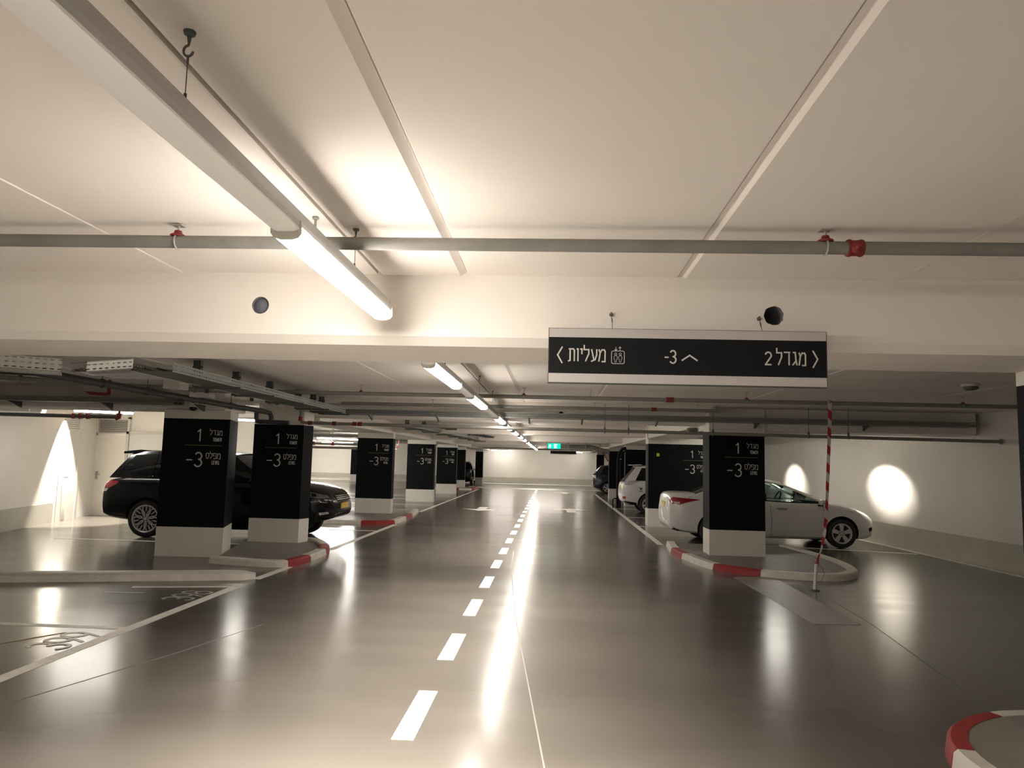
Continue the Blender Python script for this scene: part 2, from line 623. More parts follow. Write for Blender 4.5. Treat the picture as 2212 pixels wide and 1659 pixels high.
mark('bay_line', M['paint'], [line2((-9.6, 14.1), (-5.0, 14.1), 0.10)])
mark('bay_line', M['paint'], [line2((-5.2, 17.35), (-4.05, 17.4), 0.10)])
mark('bay_line', M['paint'], [line2((4.3, 16.9), (7.6, 16.05), 0.10)])
for yy in (24.8, 27.6, 31.2, 34.0):
    mark('bay_line', M['paint'], [line2((-9.5, yy), (-4.25, yy), 0.10)])
for yy in (20.9, 24.2, 28.6, 33.0, 37.8):
    mark('bay_line', M['paint'], [line2((2.4, yy), (7.2, yy), 0.10)])
mark('wall_line', M['paint'], [line2((8.05, 10.0), (7.52, 20.5), 0.13)], 'white line painted at the foot of the right wall')
mark('bay_tick', M['faint'], [line2((-5.55, 6.55), (-5.05, 6.57), 0.07)])
mark('bay_tick', M['faint'], [line2((-5.45, 8.95), (-4.95, 9.0), 0.05)])
mark('scuff_line', M['yellowline'], [line2((-4.95, 6.3), (-4.55, 6.95), 0.018)])
mark('worn_strip', M['worn'], [[(2.93, 8.6), (3.46, 8.65), (3.50, 12.1), (2.86, 11.95)]], 'worn pale strip painted on the floor')
mark('floor_joint', M['crack'], [line2((0.06, 3.6), (-0.36, 8.23), 0.010), line2((-0.36, 8.23), (-0.62, 12.0), 0.012), line2((-0.62, 12.0), (-0.70, 14.4), 0.016)], z=0.001)
mark('floor_joint', M['groove'], [line2((-4.0, 3.9), (-3.2, 6.4), 0.012), line2((-3.2, 6.4), (-2.9, 7.6), 0.010)], z=0.001)
mark('floor_joint', M['groove'], [line2((3.6, 8.7), (3.25, 6.0), 0.006), line2((3.25, 6.0), (3.1, 5.6), 0.006), line2((3.6, 8.7), (3.8, 11.7), 0.006)], z=0.001)
for (cx, cy, s, nm) in ((-2.45, 26.4, -1, 'white arrow pointing towards the viewer in the left lane'), (0.70, 26.75, 1, 'white arrow pointing away in the right lane'), (0.75, 41.5, 1, 'distant white arrow pointing away in the right lane')):
    q = 1.25 * s
    mark('lane_arrow', M['paint'], [[(cx - .19 * s, cy - q), (cx + .19 * s, cy - q), (cx + .19 * s, cy + .1 * q), (cx - .19 * s, cy + .1 * q)], [(cx - .62 * s, cy), (cx, cy + .16 * q), (cx + .62 * s, cy), (cx + .19 * s, cy + .12 * q), (cx - .19 * s, cy + .12 * q)]] if False else
         [[(cx - .16 * s, cy - q * .75), (cx + .16 * s, cy - q * .75), (cx + .16 * s, cy + .25 * q), (cx - .16 * s, cy + .25 * q)], [(cx - .64 * s, cy + .22 * q), (cx + .64 * s, cy + .22 * q), (cx, cy + .85 * q)]], nm)
mark('cross_stripe', M['paint'], [rect(-5.3, 3.0, 45.4, 48.2)], 'wide pale stripe across the far end of the lane')
mark('cross_stripe', M['paint'], [rect(-20, 6.9, 54.6, 56.6)])
mark('wall_foot_line', M['faint'], [line2((-30, 52.4), (-5.9, 52.4), 0.25)])

for (tx, base, y0, m) in (('399', -4.20, 6.36, M['paint']), ('398', -4.20, 8.62, M['faint'])):
    mb = MB()
    fr = Frame((base, y0, 0.0), (0.06, 1, 0), (-1, 0.06, 0))
    text(mb, fr, list(tx), 0, 0, 0.36, 0.035, gap=0.08, sx=0.98, z=0.003)
    o = obj('bay_number', mb, m, floor)
    o['label'] = 'white number ' + tx + ' painted in a left bay'

# ceiling: precast planks with grooved joints
pl = MB()
xj = [-42, -12.0, -10.8, -9.6, -8.4, -7.2, -6.0, -4.8, -3.48, -2.25, -1.055, -0.52, 0.715, 1.945, 3.175, 4.4, 5.63, 6.86, 8.1, 12]
CHAMFER = {-2.25: (.002, .002), -1.055: (.006, .026), -0.52: (.036, .004), 0.715: (.004, .036), 1.945: (.004, .014)}   # left plank, right plank
for i in range(len(xj) - 1):
    a = xj[i] + (0.0015 if xj[i] == -2.25 else 0.006)
    b = xj[i + 1] - (0.0015 if xj[i + 1] == -2.25 else 0.006)
    cl = CHAMFER.get(xj[i], (.005, .012))[1]
    cr = CHAMFER.get(xj[i + 1], (.005, .012))[0]
    z = CEIL + [0, 0.006, 0.001, 0.005][i % 4]
    pl.extrude([(a, z + cl * .6), (a + cl, z), (b - cr, z), (b, z + cr * .6), (b, z + .2), (a, z + .2)], (0, -6.5, 0), (1, 0, 0), (0, 0, 1), (0, 68.5, 0))
pl.box(-42, 12, -6.5, 62, CEIL + 0.06, CEIL + 0.3)
struct('ceiling', pl, M['ceil'], 'off-white concrete ceiling of wide planks with narrow joints', 'ceiling', recenter=False)

# walls
def wall(name, pts, z0, z1, th, m, label, side=1):
    mb = MB()
    n = len(pts)
    for i in range(n - 1):
        a, b = Vector(pts[i]), Vector(pts[i + 1])
        d = (b - a).normalized()
        nn = Vector((-d.y, d.x)) * th * side
        mb.prism([tuple(a), tuple(b), tuple(b + nn), tuple(a + nn)], z0, z1)
    return struct(name, mb, m, label, 'wall', recenter=False)


def band(name, pts, z1, label, side=1, th=0.008):
    mb = MB()
    for i in range(len(pts) - 1):
        a, b = Vector(pts[i]), Vector(pts[i + 1])
        d = (b - a).normalized()
        nn = Vector((-d.y, d.x)) * th * -side
        mb.prism([tuple(a), tuple(b), tuple(b + nn), tuple(a + nn)], 0.0, z1)
    return struct(name, mb, M['band'], label, 'baseboard', recenter=False)


RW = [(9.05, -6.5), (8.06, 12.4), (7.70, 18.2), (7.45, 22.5), (7.35, 58)]
LW = [(-6.30, -6.5), (-12.29, 19.4)]
wall('wall_right', RW, 0, 2.9, 0.25, M['wall'], 'long white right wall lit by two round light pools', side=-1)
band('baseboard_right', RW, 0.50, 'grey painted band along the foot of the right wall', side=-1)
wall('wall_left', LW, 0, 2.9, 0.25, M['wall'], 'white left wall with a bright cone of light', side=1)
band('baseboard_left', [(-6.30, -6.5), (-11.75, 17.06)], 0.46, 'grey painted band along the foot of the left wall', side=1)
wall('wall_back', [(-12.6, 19.4), (-7.2, 19.4), (-9.6, 25.5), (-14, 25.5)], 0, 2.9, 0.2, M['wall'], 'bright white wall with doors behind the black car', side=1)
wall('wall_far', [(-42, 57.5), (12, 57.5)], 0, 2.9, 0.25, M['wall'], 'white wall closing the far end of the lane', side=1)
band('baseboard_far', [(-42, 57.5), (12, 57.5)], 0.425, 'grey painted band along the foot of the far wall', side=1)
mb = MB().box(-42, 7.3, 56.9, 57.48, 0, 0.10)
struct('trim_far_kerb', mb, M['kerbwhite'], 'pale low kerb along the far wall', 'kerb', recenter=False)
wall('wall_near', [(12, -6.3), (-42, -6.3)], 0, 2.9, 0.25, M['wall'], 'white wall behind the viewer', side=1)
wall('wall_outer', [(-41.8, -6.3), (-41.8, 57.5)], 0, 2.9, 0.25, M['wall'], 'white wall at the far left of the garage', side=1)


# beams
def boolean_cut(o, cutters):
    for c in cutters:
        md = o.modifiers.new('cut', 'BOOLEAN')
        md.operation = 'DIFFERENCE'
        md.solver = 'EXACT'
        md.object = c
    bpy.context.view_layer.update()
    dg = bpy.context.evaluated_depsgraph_get()
    me = bpy.data.meshes.new_from_object(o.evaluated_get(dg), depsgraph=dg)
    o.modifiers.clear()
    old = o.data
    nm = old.name
    o.data = me
    bpy.data.meshes.remove(old)
    me.name = nm
    for c in cutters:
        d = c.data
        bpy.data.objects.remove(c)
        bpy.data.meshes.remove(d)


def cutter(mb, mi=1):
    bmesh.ops.recalc_face_normals(mb.bm, faces=mb.bm.faces)
    for f in mb.bm.faces:
        f.material_index = mi
    me = bpy.data.meshes.new('cutter')
    mb.bm.to_mesh(me)
    mb.bm.free()
    me.materials.append(M['beam'])
    me.materials.append(M['hole'])
    c = bpy.data.objects.new('cutter', me)
    COL.objects.link(c)
    return c


def beam(label, x0, x1, y0, y1, z0, holes=(), ch=0.02):
    mb = MB()
    mb.extrude([(y0, z0 + ch), (y0 + ch, z0), (y1 - ch, z0), (y1, z0 + ch), (y1, CEIL + .05), (y0, CEIL + .05)], (x0, 0, 0), (0, 1, 0), (0, 0, 1), (x1 - x0, 0, 0))
    o = struct('ceiling_beam', mb, [M['beam'], M['hole']], label, 'beam', recenter=False)
    if holes:
        cs = []
        for (hx, hz, r, rag) in holes:
            c = MB()
            n = 26
            ph = [random.uniform(-rag, rag) for _ in range(n)]
            c.extrude([((r + ph[i]) * math.cos(2 * PI * i / n), (r + ph[i]) * math.sin(2 * PI * i / n)) for i in range(n)], (hx, y0 - .1, hz), (1, 0, 0), (0, 0, 1), (0, 0.1 + (1.0 if hx == 0.156 else 0.5), 0))
            cs.append(cutter(c))
        boolean_cut(o, cs)
    return o


beam('wide off-white beam crossing above the nearest bay, behind the hanging sign', -42, 8.6, 4.27, 5.12, 2.385, holes=((-1.762, 2.608, 0.052, 0.0005), (1.258, 2.588, 0.056, 0.0035)), ch=0.05)
beam('off-white beam above the slotted cable tray and the lane', -5.9, 2.95, 14.55, 15.2, 2.5, holes=((0.156, 2.655, 0.05, 0.001), (-2.41, 2.625, 0.05, 0.001)))
beam('shallow drop of the ceiling in front of the beam above the cable tray', -5.9, 2.95, 13.66, 14.545, 2.715)
beam('off-white beam running from the right pillar to the right wall', 2.955, 7.85, 14.2, 15.2, 2.40)
beam('off-white beam over the first left pillar towards the left wall', -10.55, -5.56, 12.24, 13.10, 2.44)
for yy, nm in ((22.25, 'second'), (29.6, 'third'), (36.95, 'fourth'), (44.3, 'fifth'), (51.8, 'sixth')):
    beam('off-white cross beam over the lane, %s beyond the cable tray' % nm, -4.85, 2.75, yy, yy + .55, 2.5)
for x0, x1, nm in ((-5.9, -4.86, 'left'), (2.76, 3.9, 'right')):
    mb = MB().box(x0, x1, 15.2, 57.4, 2.45, CEIL + .05)
    struct('ceiling_beam', mb, M['beam'], 'off-white beam running along the row of %s pillars' % nm, 'beam', recenter=False)
# plugs in the holes
mb = MB().lathe([(0.0, -0.01), (0.03, -0.004), (0.0515, 0.012), (0.0515, 0.05)], (-1.762, 4.285, 2.608), (0, 1, 0), 26)
tag(obj('beam_plug', mb, M['plug'], smooth=True), 'round grey plug filling the left hole in the near beam', 'plug')

# doors in the bright back wall and the left wall
def door_back():
    mb = MB().box(-12.26, -11.40, 19.35, 19.42, 0.0, 2.14)
    d = struct('door_1', mb, M['door'], 'white metal door with a lever handle in the back wall', 'door')
    mb = MB()
    for x0, x1, z0, z1 in ((-12.29, -12.24, 0, 2.62), (-11.42, -11.36, 0, 2.62), (-12.29, -11.36, 2.12, 2.18), (-12.29, -11.36, 2.58, 2.63)):
        mb.box(x0, x1, 19.33, 19.42, z0, z1)
    obj('door_frame', mb, M['door'], d)
    mb = MB()
    for i in range(7):
        z = 2.22 + i * 0.048
        mb.extrude([(19.34, z), (19.39, z + .035), (19.395, z + .03), (19.345, z - .005)], (-12.22, 0, 0), (0, 1, 0), (0, 0, 1), (0.80, 0, 0))
    obj('louvre', mb, M['louvre'], d)
    mb = MB().box(-12.21, -12.16, 19.335, 19.352, 0.95, 1.16)
    mb.tube([(-12.185, 19.34, 1.08), (-12.185, 19.27, 1.08), (-12.05, 19.27, 1.08)], 0.012, 8)
    obj('door_handle', mb, M['steel'], d, smooth=True)


door_back()
# door in the left wall seen edge on
a, b = Vector(LW[0]), Vector(LW[1])
dl = (b - a).normalized()
nl = Vector((dl.y, -dl.x))
def onleft(yv, off=0.0):
    t = (yv - a.y) / dl.y
    p = a + dl * t + nl * off
    return (p.x, p.y)
mb = MB().prism([onleft(17.3), onleft(18.25), onleft(18.25, .008), onleft(17.3, .008)], 0, 2.14)
d2 = struct('door_2', mb, M['door'], 'white door seen almost edge on in the left wall', 'door')
mb = MB().prism([onleft(17.2), onleft(17.3), onleft(17.3, .014), onleft(17.2, .014)], 0, 2.2)
mb.prism([onleft(18.25), onleft(18.35), onleft(18.35, .014), onleft(18.25, .014)], 0, 2.2)
mb.prism([onleft(17.2), onleft(18.35), onleft(18.35, .014), onleft(17.2, .014)], 2.14, 2.2)
obj('door_frame', mb, M['door'], d2)
mb = MB()
for i in range(7):
    z = 2.24 + i * .048
    mb.prism([onleft(17.3), onleft(18.2), onleft(18.2, .012), onleft(17.3, .012)], z, z + .018)
obj('louvre', mb, M['louvre'], d2)
mb = MB().tube([(*onleft(17.42, .03), 1.05), (*onleft(17.42, .09), 1.05), (*onleft(17.55, .09), 1.05)], 0.013, 8)
obj('door_handle', mb, M['darksteel'], d2, smooth=True)

# grey cabinet on the back wall
cb = thing('wall_cabinet', 'pale grey metal cabinet on the wall behind the black car', 'cabinet', (-10.4, 19.3, 0))
obj('cabinet_body', MB().box(-11.33, -9.5, 19.22, 19.395, 0.0, 2.2), M['cabinet'], cb)
mb = MB()
for x0, x1, z0, z1 in ((-11.36, -11.29, 0, 2.24), (-9.54, -9.47, 0, 2.24), (-11.36, -9.47, 2.17, 2.24)):
    mb.box(x0, x1, 19.19, 19.395, z0, z1)
obj('cabinet_frame', mb, M['louvre'], cb)


# ================================================================== PILLARS
def pillar(label, poly, zb=0.0, zband=0.484, zt=2.29, top=2.45, sign=True, group=None, zoff=0.0, scale=1.0):
    cx = sum(p[0] for p in poly) / 4
    cy = sum(p[1] for p in poly) / 4
    t = thing('concrete_pillar', label, 'pillar', (cx, cy, 0), kind='thing', group=group)
    obj('plinth', MB().prism(poly, zb, zband + zoff), M['plinth'], t)['label'] = 'white painted foot of the pillar'
    obj('panel', MB().prism(poly, zband + zoff, zt + zoff), M['black'], t)['label'] = 'black painted middle of the pillar'
    obj('pillar_head', MB().prism(poly, zt + zoff, top), M['plinth'], t)
    if sign:
        A, B = Vector((*poly[0], 0)), Vector((*poly[1], 0))
        fr = Frame((B.x, B.y, zt + zoff), (B - A), (0, 0, 1))
        mb = MB()
        rx = -0.12
        text(mb, fr, ['1'], -0.535, -0.375, 0.195, 0.020)
        obj('tower_number', mb, M['letter'], t)['label'] = 'white number 1'
        mb = MB()
        text(mb, fr, TOWER_HE, rx, -0.272, 0.080, 0.0095, align='r', gap=0.17, sx=0.98)
        text(mb, fr, list('TOWER'), rx - .005, -0.372, 0.056, 0.0085, align='r', gap=0.13, sx=0.86)
        obj('tower_lettering', mb, M['letter'], t)['label'] = 'white Hebrew word above the English word TOWER'
        mb = MB()
        text(mb, fr, ['3'], -0.555, -0.80, 0.235, 0.022, sx=1.04)
        obj('level_number', mb, M['letter'], t)['label'] = 'white number 3'
        mb = MB()
        stroke(mb, fr, [(-0.695, -0.692), (-0.595, -0.692)], 0.020)
        obj('minus_sign', mb, M['letter'], t)['label'] = 'white minus sign before the number'
        mb = MB()
        text(mb, fr, LEVEL_HE, rx - .008, -0.665, 0.090, 0.010, align='r', gap=0.16, sx=0.98)
        text(mb, fr, list('LEVEL'), rx - .014, -0.758, 0.058, 0.009, align='r', gap=0.14, sx=0.86)
        obj('level_lettering', mb, M['letter'], t)['label'] = 'white Hebrew word above the English word LEVEL'
        mb = MB()
        stroke(mb, fr, [(-0.745, -0.445), (-0.12, -0.445)], 0.011)
        obj('divider_line', mb, M['gold'], t)['label'] = 'thin gold line between the two rows of lettering'
    return t


pillar('nearest left black pillar in front of the rear half of the black car', [(-6.56, 12.16), (-5.45, 12.24), (-5.72, 13.18), (-6.83, 13.10)], top=2.438)
pillar('black pillar on the kerbed island in front of the bonnet of the black car', [(-5.78, 14.07), (-4.80, 14.07), (-4.72, 14.40), (-5.70, 14.40)], zb=.06, zoff=0.03, zband=.475, zt=2.27, top=2.56)
pillar('black pillar on the third left island, just beyond the bonnet of the black car', [(-5.895, 22.2), (-4.81, 22.2), (-4.80, 22.48), (-5.88, 22.48)], zb=.05)
pillar('fourth black pillar along the left edge of the lane', [(-5.81, 29.56), (-4.71, 29.56), (-4.71, 29.9), (-5.81, 29.9)])
pillar('fifth black pillar along the left edge of the lane', [(-5.75, 36.9), (-4.76, 36.9), (-4.76, 37.25), (-5.75, 37.25)])
pillar('narrow black pillar half hidden behind the fifth left one', [(-6.0, 44.3), (-5.2, 44.3), (-5.2, 44.65), (-6.0, 44.65)], sign=False, zb=.05)
pillar('slim black pillar standing at the far wall left of the lane', [(-5.37, 52.0), (-4.86, 52.0), (-4.86, 52.5), (-5.37, 52.5)], sign=False)
pillar('distant black pillar half hidden behind the third left one', [(-14.1, 51.5), (-13.3, 51.5), (-13.3, 52.0), (-14.1, 52.0)], sign=False, top=2.78)
pillar('large black pillar on the right island in front of the white saloon', [(2.955, 14.2), (3.985, 14.2), (3.985, 14.78), (2.955, 14.78)], zb=.06, zband=.50, zt=2.30, zoff=0.03, top=2.398)
pillar('wide black pillar between the two white cars on the right', [(2.70, 21.1), (4.42, 21.1), (4.42, 21.7), (2.70, 21.7)])
pillar('black pillar behind the white off-roader on the right', [(3.0, 30.7), (4.6, 30.7), (4.6, 31.2), (3.0, 31.2)], sign=False)
pillar('black pillar with a white foot beside the dark blue car', [(2.77, 36.3), (3.55, 36.3), (3.55, 36.8), (2.77, 36.8)], sign=False)
pillar('slim black pillar near the far wall behind the dark blue car', [(3.2, 53.6), (3.72, 53.6), (3.72, 54.1), (3.2, 54.1)], sign=False)
pillar('dark pillar cut by the right edge of the picture', [(3.055, 4.40), (4.3, 4.40), (4.3, 5.04), (3.055, 5.04)], sign=False, top=2.383, zb=.106)
mb = MB().box(2.93, 3.01, 21.08, 21.10, 1.94, 2.03)
tag(obj('pillar_sticker', mb, M['sticker']), 'small lime green sticker on the wide right pillar', 'sticker')


# ================================================================== KERBED ISLANDS
def resample(pts, step=0.12):
    out = []
    P = [Vector(p) for p in pts]
    n = len(P)
    for i in range(n - 1):
        p0, p1, p2, p3 = P[max(i - 1, 0)], P[i], P[i + 1], P[min(i + 2, n - 1)]
        m = max(2, int((p2 - p1).length / step))
        for k in range(m):
            t = k / m
            out.append(0.5 * ((2 * p1) + (-p0 + p2) * t + (2 * p0 - 5 * p1 + 4 * p2 - p3) * t * t + (-p0 + 3 * p1 - 3 * p2 + p3) * t ** 3))
    out.append(P[-1])
    return out


def kerb_run(root, pts, cuts, first_red, h=0.10, wd=0.17):
    """pts: outer outline at the floor, island on the LEFT of the direction of travel; cuts: lengths along it"""
    P = resample(pts)
    S = [0.0]
    for i in range(1, len(P)):
        S.append(S[-1] + (P[i] - P[i - 1]).length)

    def at(s):
        for i in range(1, len(P)):
            if S[i] >= s - 1e-9:
                t = (s - S[i - 1]) / max(1e-9, S[i] - S[i - 1])
                return P[i - 1].lerp(P[i], t)
        return P[-1].copy()

    def nrm(s):
        d = at(min(S[-1], s + .06)) - at(max(0, s - .06))
        d.normalize()
        return Vector((-d.y, d.x))
    red = first_red
    cuts = [c for c in cuts if c < S[-1] - 0.05] + [S[-1]]
    s0 = 0.0
    for c in cuts:
        mb = MB()
        n = max(2, int((c - s0) / 0.1))
        rings = []
        for i in range(n + 1):
            s = s0 + 0.004 + (c - s0 - 0.008) * i / n
            p, q = at(s), nrm(s)
            prof = ((0, 0), (0.012, h * .8), (0.035, h), (wd, h), (wd, 0))
            rings.append([mb.bm.verts.new((p.x + q.x * o_, p.y + q.y * o_, z)) for o_, z in prof])
        for i in range(n):
            for k in range(5):
                mb.bm.faces.new((rings[i][k], rings[i + 1][k], rings[i + 1][(k + 1) % 5], rings[i][(k + 1) % 5]))
        mb.bm.faces.new(rings[0])
        mb.bm.faces.new(list(reversed(rings[-1])))
        o = obj('kerb_stone', mb, M['kerbred'] if red else M['kerbwhite'], root, smooth=True, angle=40)
        o['label'] = 'red painted kerb stone' if red else 'white painted kerb stone'
        red = not red
        s0 = c
    inner = [P[i] + nrm(S[i]) * (wd - .01) for i in range(len(P))]
    return inner


# right island: travel so that the island is on the left -> from far-left corner go down and round to the right
r = thing('traffic_island', 'kerbed island with red and white stones under the large right pillar', 'traffic island', (3.6, 13.8, 0))
out = [(2.46, 16.2), (2.36, 14.95), (2.43, 13.95), (2.70, 12.68), (3.35, 12.06), (4.2, 11.82), (4.75, 12.12), (5.08, 12.8), (5.2, 14.0), (5.08, 15.6), (4.98, 16.2)]
inn = kerb_run(r, out, [1.25, 2.15, 3.55, 4.42, 99], False)
obj('island_slab', MB().prism([tuple(p) for p in inn], 0.0, 0.06), M['slab'], r)
# near right island
r = thing('traffic_island', 'kerbed island cut by the bottom right corner of the picture', 'traffic island', (3.3, 4.4, 0))
out = [(3.55, 5.58)] + [(3.40 + 1.06 * math.cos(math.radians(t)), 4.44 + 1.06 * math.sin(math.radians(t))) for t in range(95, 226, 13)] + [(3.0, 3.2), (3.6, 2.9), (4.3, 2.8)]
inn = kerb_run(r, out, [0.60, 1.60, 99], False, h=0.11, wd=0.125)
obj('island_slab', MB().prism([tuple(p) for p in inn] + [(4.6, 2.8), (4.6, 5.6)], 0.0, 0.105), M['slab'], r)
# left island under the second pillar
r = thing('traffic_island', 'small kerbed island under the second left pillar', 'traffic island', (-5.0, 13.0, 0))
out = [(-5.35, 11.55), (-4.55, 11.35), (-4.02, 11.45), (-3.9, 12.3), (-3.98, 13.4), (-4.35, 14.3), (-4.75, 14.8)]
inn = kerb_run(r, out, [1.38, 2.1, 3.0, 3.8], False)
obj('island_slab', MB().prism([tuple(p) for p in inn] + [(-6.0, 14.5), (-5.75, 13.6)], 0.0, 0.06), M['slab'], r)
# third left island
r = thing('traffic_island', 'kerbed island with red and white stones under the third left pillar', 'traffic island', (-5.2, 21.5, 0))
out = [(-6.6, 19.05), (-4.75, 18.95), (-4.25, 19.1), (-4.02, 19.7), (-4.08, 22.0), (-4.25, 23.9)]
inn = kerb_run(r, out, [1.75, 2.75, 4.1, 5.3], False, h=0.10)
obj('island_slab', MB().prism([tuple(p) for p in inn] + [(-6.6, 23.9)], 0.0, 0.05), M['slab'], r)
# far left island
r = thing('traffic_island', 'distant kerbed island under the narrow left pillar', 'traffic island', (-5.2, 43.5, 0))
out = [(-6.6, 41.9), (-4.9, 41.8), (-4.45, 42.2), (-4.4, 43.5), (-4.5, 46.0)]
inn = kerb_run(r, out, [0.7, 1.4, 2.2], False, h=0.10)
obj('island_slab', MB().prism([tuple(p) for p in inn] + [(-6.6, 46.0)], 0.0, 0.05), M['slab'], r)
# long white kerb across the left bay
P0, P1 = Vector((-9.6, 8.62)), Vector((-4.2, 10.12))
mb = MB()
pts = [P0 + (P1 - P0) * i / 20 for i in range(21)] + [Vector((-4.08, 10.26))]
d = (P1 - P0).normalized()
q = Vector((-d.y, d.x))
rings = []
for i, p in enumerate(pts):
    ww = 0.30 if i < 20 else (0.26 if i == 20 else 0.10)
    hh = 0.10 if i < 20 else (0.095 if i == 20 else 0.07)
    rings.append([mb.bm.verts.new((p.x + q.x * o_, p.y + q.y * o_, z)) for o_, z in ((0, 0), (.02, hh * .8), (.05, hh), (ww, hh), (ww + .01, 0))])
for i in range(len(rings) - 1):
    for k in range(5):
        mb.bm.faces.new((rings[i][k], rings[i + 1][k], rings[i + 1][(k + 1) % 5], rings[i][(k + 1) % 5]))
mb.bm.faces.new(rings[0])
mb.bm.faces.new(list(reversed(rings[-1])))
tag(obj('kerb_bar', mb, M['kerbwhite'], smooth=True, angle=40), 'long scuffed white kerb across the left bays', 'kerb', kind='thing')


# ================================================================== LANE LAMPS
def hook_and_wire(root, x, yy, ztop, zbot):
    mb = MB()
    mb.lathe([(0.0, 0.0), (0.016, 0.0), (0.014, 0.008), (0.006, 0.012), (0.0035, 0.03)], (x, yy, ztop), (0, 0, -1), 14)
    c = [(x, yy, ztop - .012), (x, yy, ztop - .035)]
    for k in range(11):
        a = math.radians(100 + 250 * k / 10)
        c.append((x + 0.013 * math.cos(a) * 1.0 - 0.0, yy, ztop - .052 + 0.015 * math.sin(a)))
    mb.tube(c, 0.0032, 8)
    h = obj('ceiling_hook', mb, M['darksteel'], root, smooth=True)
    mb = MB()
    mb.tube([(x, yy, ztop - .064), (x, yy, zbot + .035)], 0.0014, 6)
    mb.tube([(x, yy, zbot + .04), (x, yy, zbot - .002)], 0.0042, 8)
    mb.tube([(x, yy, ztop - .064), (x, yy, ztop - .085)], 0.003, 6)
    obj('suspension_wire', mb, M['darksteel'], root, smooth=True)


def lamp(label, x, y0, y1, lit, zb, hooks, covers=(), group=None, ztop=CEIL):
    t = thing('linear_lamp', label, 'lamp', (x, (y0 + y1) / 2, zb), group=group)
    mb = MB()
    prof = [(-.050, .006), (.050, .006), (.052, .026), (.046, .029), (.046, .045), (.040, .048), (.040, .060), (.033, .064), (.033, .078), (-.033, .078), (-.033, .064), (-.040, .060), (-.040, .048), (-.046, .045), (-.046, .029), (-.052, .026)]
    mb.extrude(prof, (x, y0, zb), (1, 0, 0), (0, 0, 1), (0, y1 - y0, 0))
    obj('housing', mb, M['alu'], t)
    dprof = [(-.051, .010), (-.053, -.013), (-.042, -.029), (-.018, -.036), (.018, -.036), (.042, -.029), (.053, -.013), (.051, .010)]
    for (a, b) in lit:
        mb = MB()
        mb.extrude(dprof, (x, a + .01, zb), (1, 0, 0), (0, 0, 1), (0, b - a - .02, 0))
        obj('diffuser', mb, M['lit' if b < 5 else 'litfar'], t, smooth=True, angle=40)['label'] = 'lit white diffuser'
        ld = bpy.data.lights.new('lamp_light', 'AREA')
        ld.shape = 'RECTANGLE'
        ld.size, ld.size_y = .08, b - a - .04
        ld.energy = DOWN * ((.4 if b < 12 else .24) if b > 5 else (.3 if b < 1 else 1.05))
        ld.color = (1.0, 0.92, 0.82)
        ld.spread = math.radians(105)
        lo = bpy.data.objects.new('lamp_light', ld)
        COL.objects.link(lo)
        lo.parent = t
        lo.location = Vector((x, (a + b) / 2, zb - .038)) - wloc(t)
        for yy in (a, b):
            mb = MB()
            mb.extrude([(-.055, .012), (-.055, -.015), (-.043, -.031), (-.018, -.038), (.018, -.038), (.043, -.031), (.055, -.015), (.055, .030), (-.055, .030)], (x, yy - .006, zb), (1, 0, 0), (0, 0, 1), (0, .012, 0))
            obj('end_clip', mb, M['plastic'], t)
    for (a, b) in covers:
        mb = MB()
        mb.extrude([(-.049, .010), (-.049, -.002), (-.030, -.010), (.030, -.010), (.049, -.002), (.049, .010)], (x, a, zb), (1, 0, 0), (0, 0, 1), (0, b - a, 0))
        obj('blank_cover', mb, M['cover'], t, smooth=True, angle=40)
    mb = MB().box(x - .034, x + .034, y1 - .004, y1 + .008, zb + .0, zb + .078)
    obj('end_cap', mb, M['steel'], t)
    for yy in hooks:
        hook_and_wire(t, x, yy, ztop, zb + .078)
    return t


LX = -0.955
lamp('long suspended aluminium lamp in the nearest bay, lit at its far end and by added modules behind the viewer', LX, -6.0, 4.03, [(-5.9, -4.4), (-4.3, -2.8), (-2.7, -1.2), (-1.1, 0.4), (2.5, 4.0)], 2.515, [-4.0, -1.15, 1.757, 3.39], [(0.4, 2.5)])  # unseen lit modules behind the camera, added to brighten near ceiling and floor
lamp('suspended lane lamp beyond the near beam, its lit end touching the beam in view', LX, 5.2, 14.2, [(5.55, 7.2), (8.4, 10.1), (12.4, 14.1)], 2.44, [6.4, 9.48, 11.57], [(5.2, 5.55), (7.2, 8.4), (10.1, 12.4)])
nm = ['first', 'second', 'third', 'fourth', 'fifth']
ys = [(14.4, 20.4), (20.6, 27.2), (27.4, 33.8), (34.0, 40.2), (40.4, 46.6)]
for i, (a, b) in enumerate(ys):
    L_ = b - a
    lit = [(a + .4, a + 2.1), (a + 3.4, a + 5.2)]
    lamp('suspended lit lamp above the lane, %s of the row beyond the cable tray beam' % nm[i], LX, a, b, lit, 2.42, [a + 1, b - 1], group='lane lamps in the distance')


def batten(label, p, q, m='tube', wd=0.09, ztop=CEIL, rods=True, group=None):
    p, q = Vector(p), Vector(q)
    c = (p + q) / 2
    t = thing('tube_lamp', label, 'lamp', c, group=group)
    d = (q - p).normalized()
    s = Vector((-d.y, d.x, 0)) * wd / 2
    up = Vector((0, 0, 1))
    mb = MB()
    mb.extrude([(-1, .03), (1, .03), (.8, .075), (-.8, .075)], p, s, up, q - p)
    obj('housing', mb, M['plastic'], t)
    mb = MB()
    mb.extrude([(-.95, .03), (-.9, .005), (-.4, -.012), (.4, -.012), (.9, .005), (.95, .03)], p + d * .02, s, up, (q - p) - d * .04)
    obj('diffuser', mb, M[m], t, smooth=True)
    if rods and ztop - c.z > .09:
        for f in (.12, .88):
            x = p.lerp(q, f)
            obj('suspension_rod', MB().tube([x + up * .07, (x.x, x.y, ztop)], .004, 6) if False else MB().tube([tuple(x + up * .07), (x.x, x.y, ztop)], .004, 6), M['steel'], t)
    return t


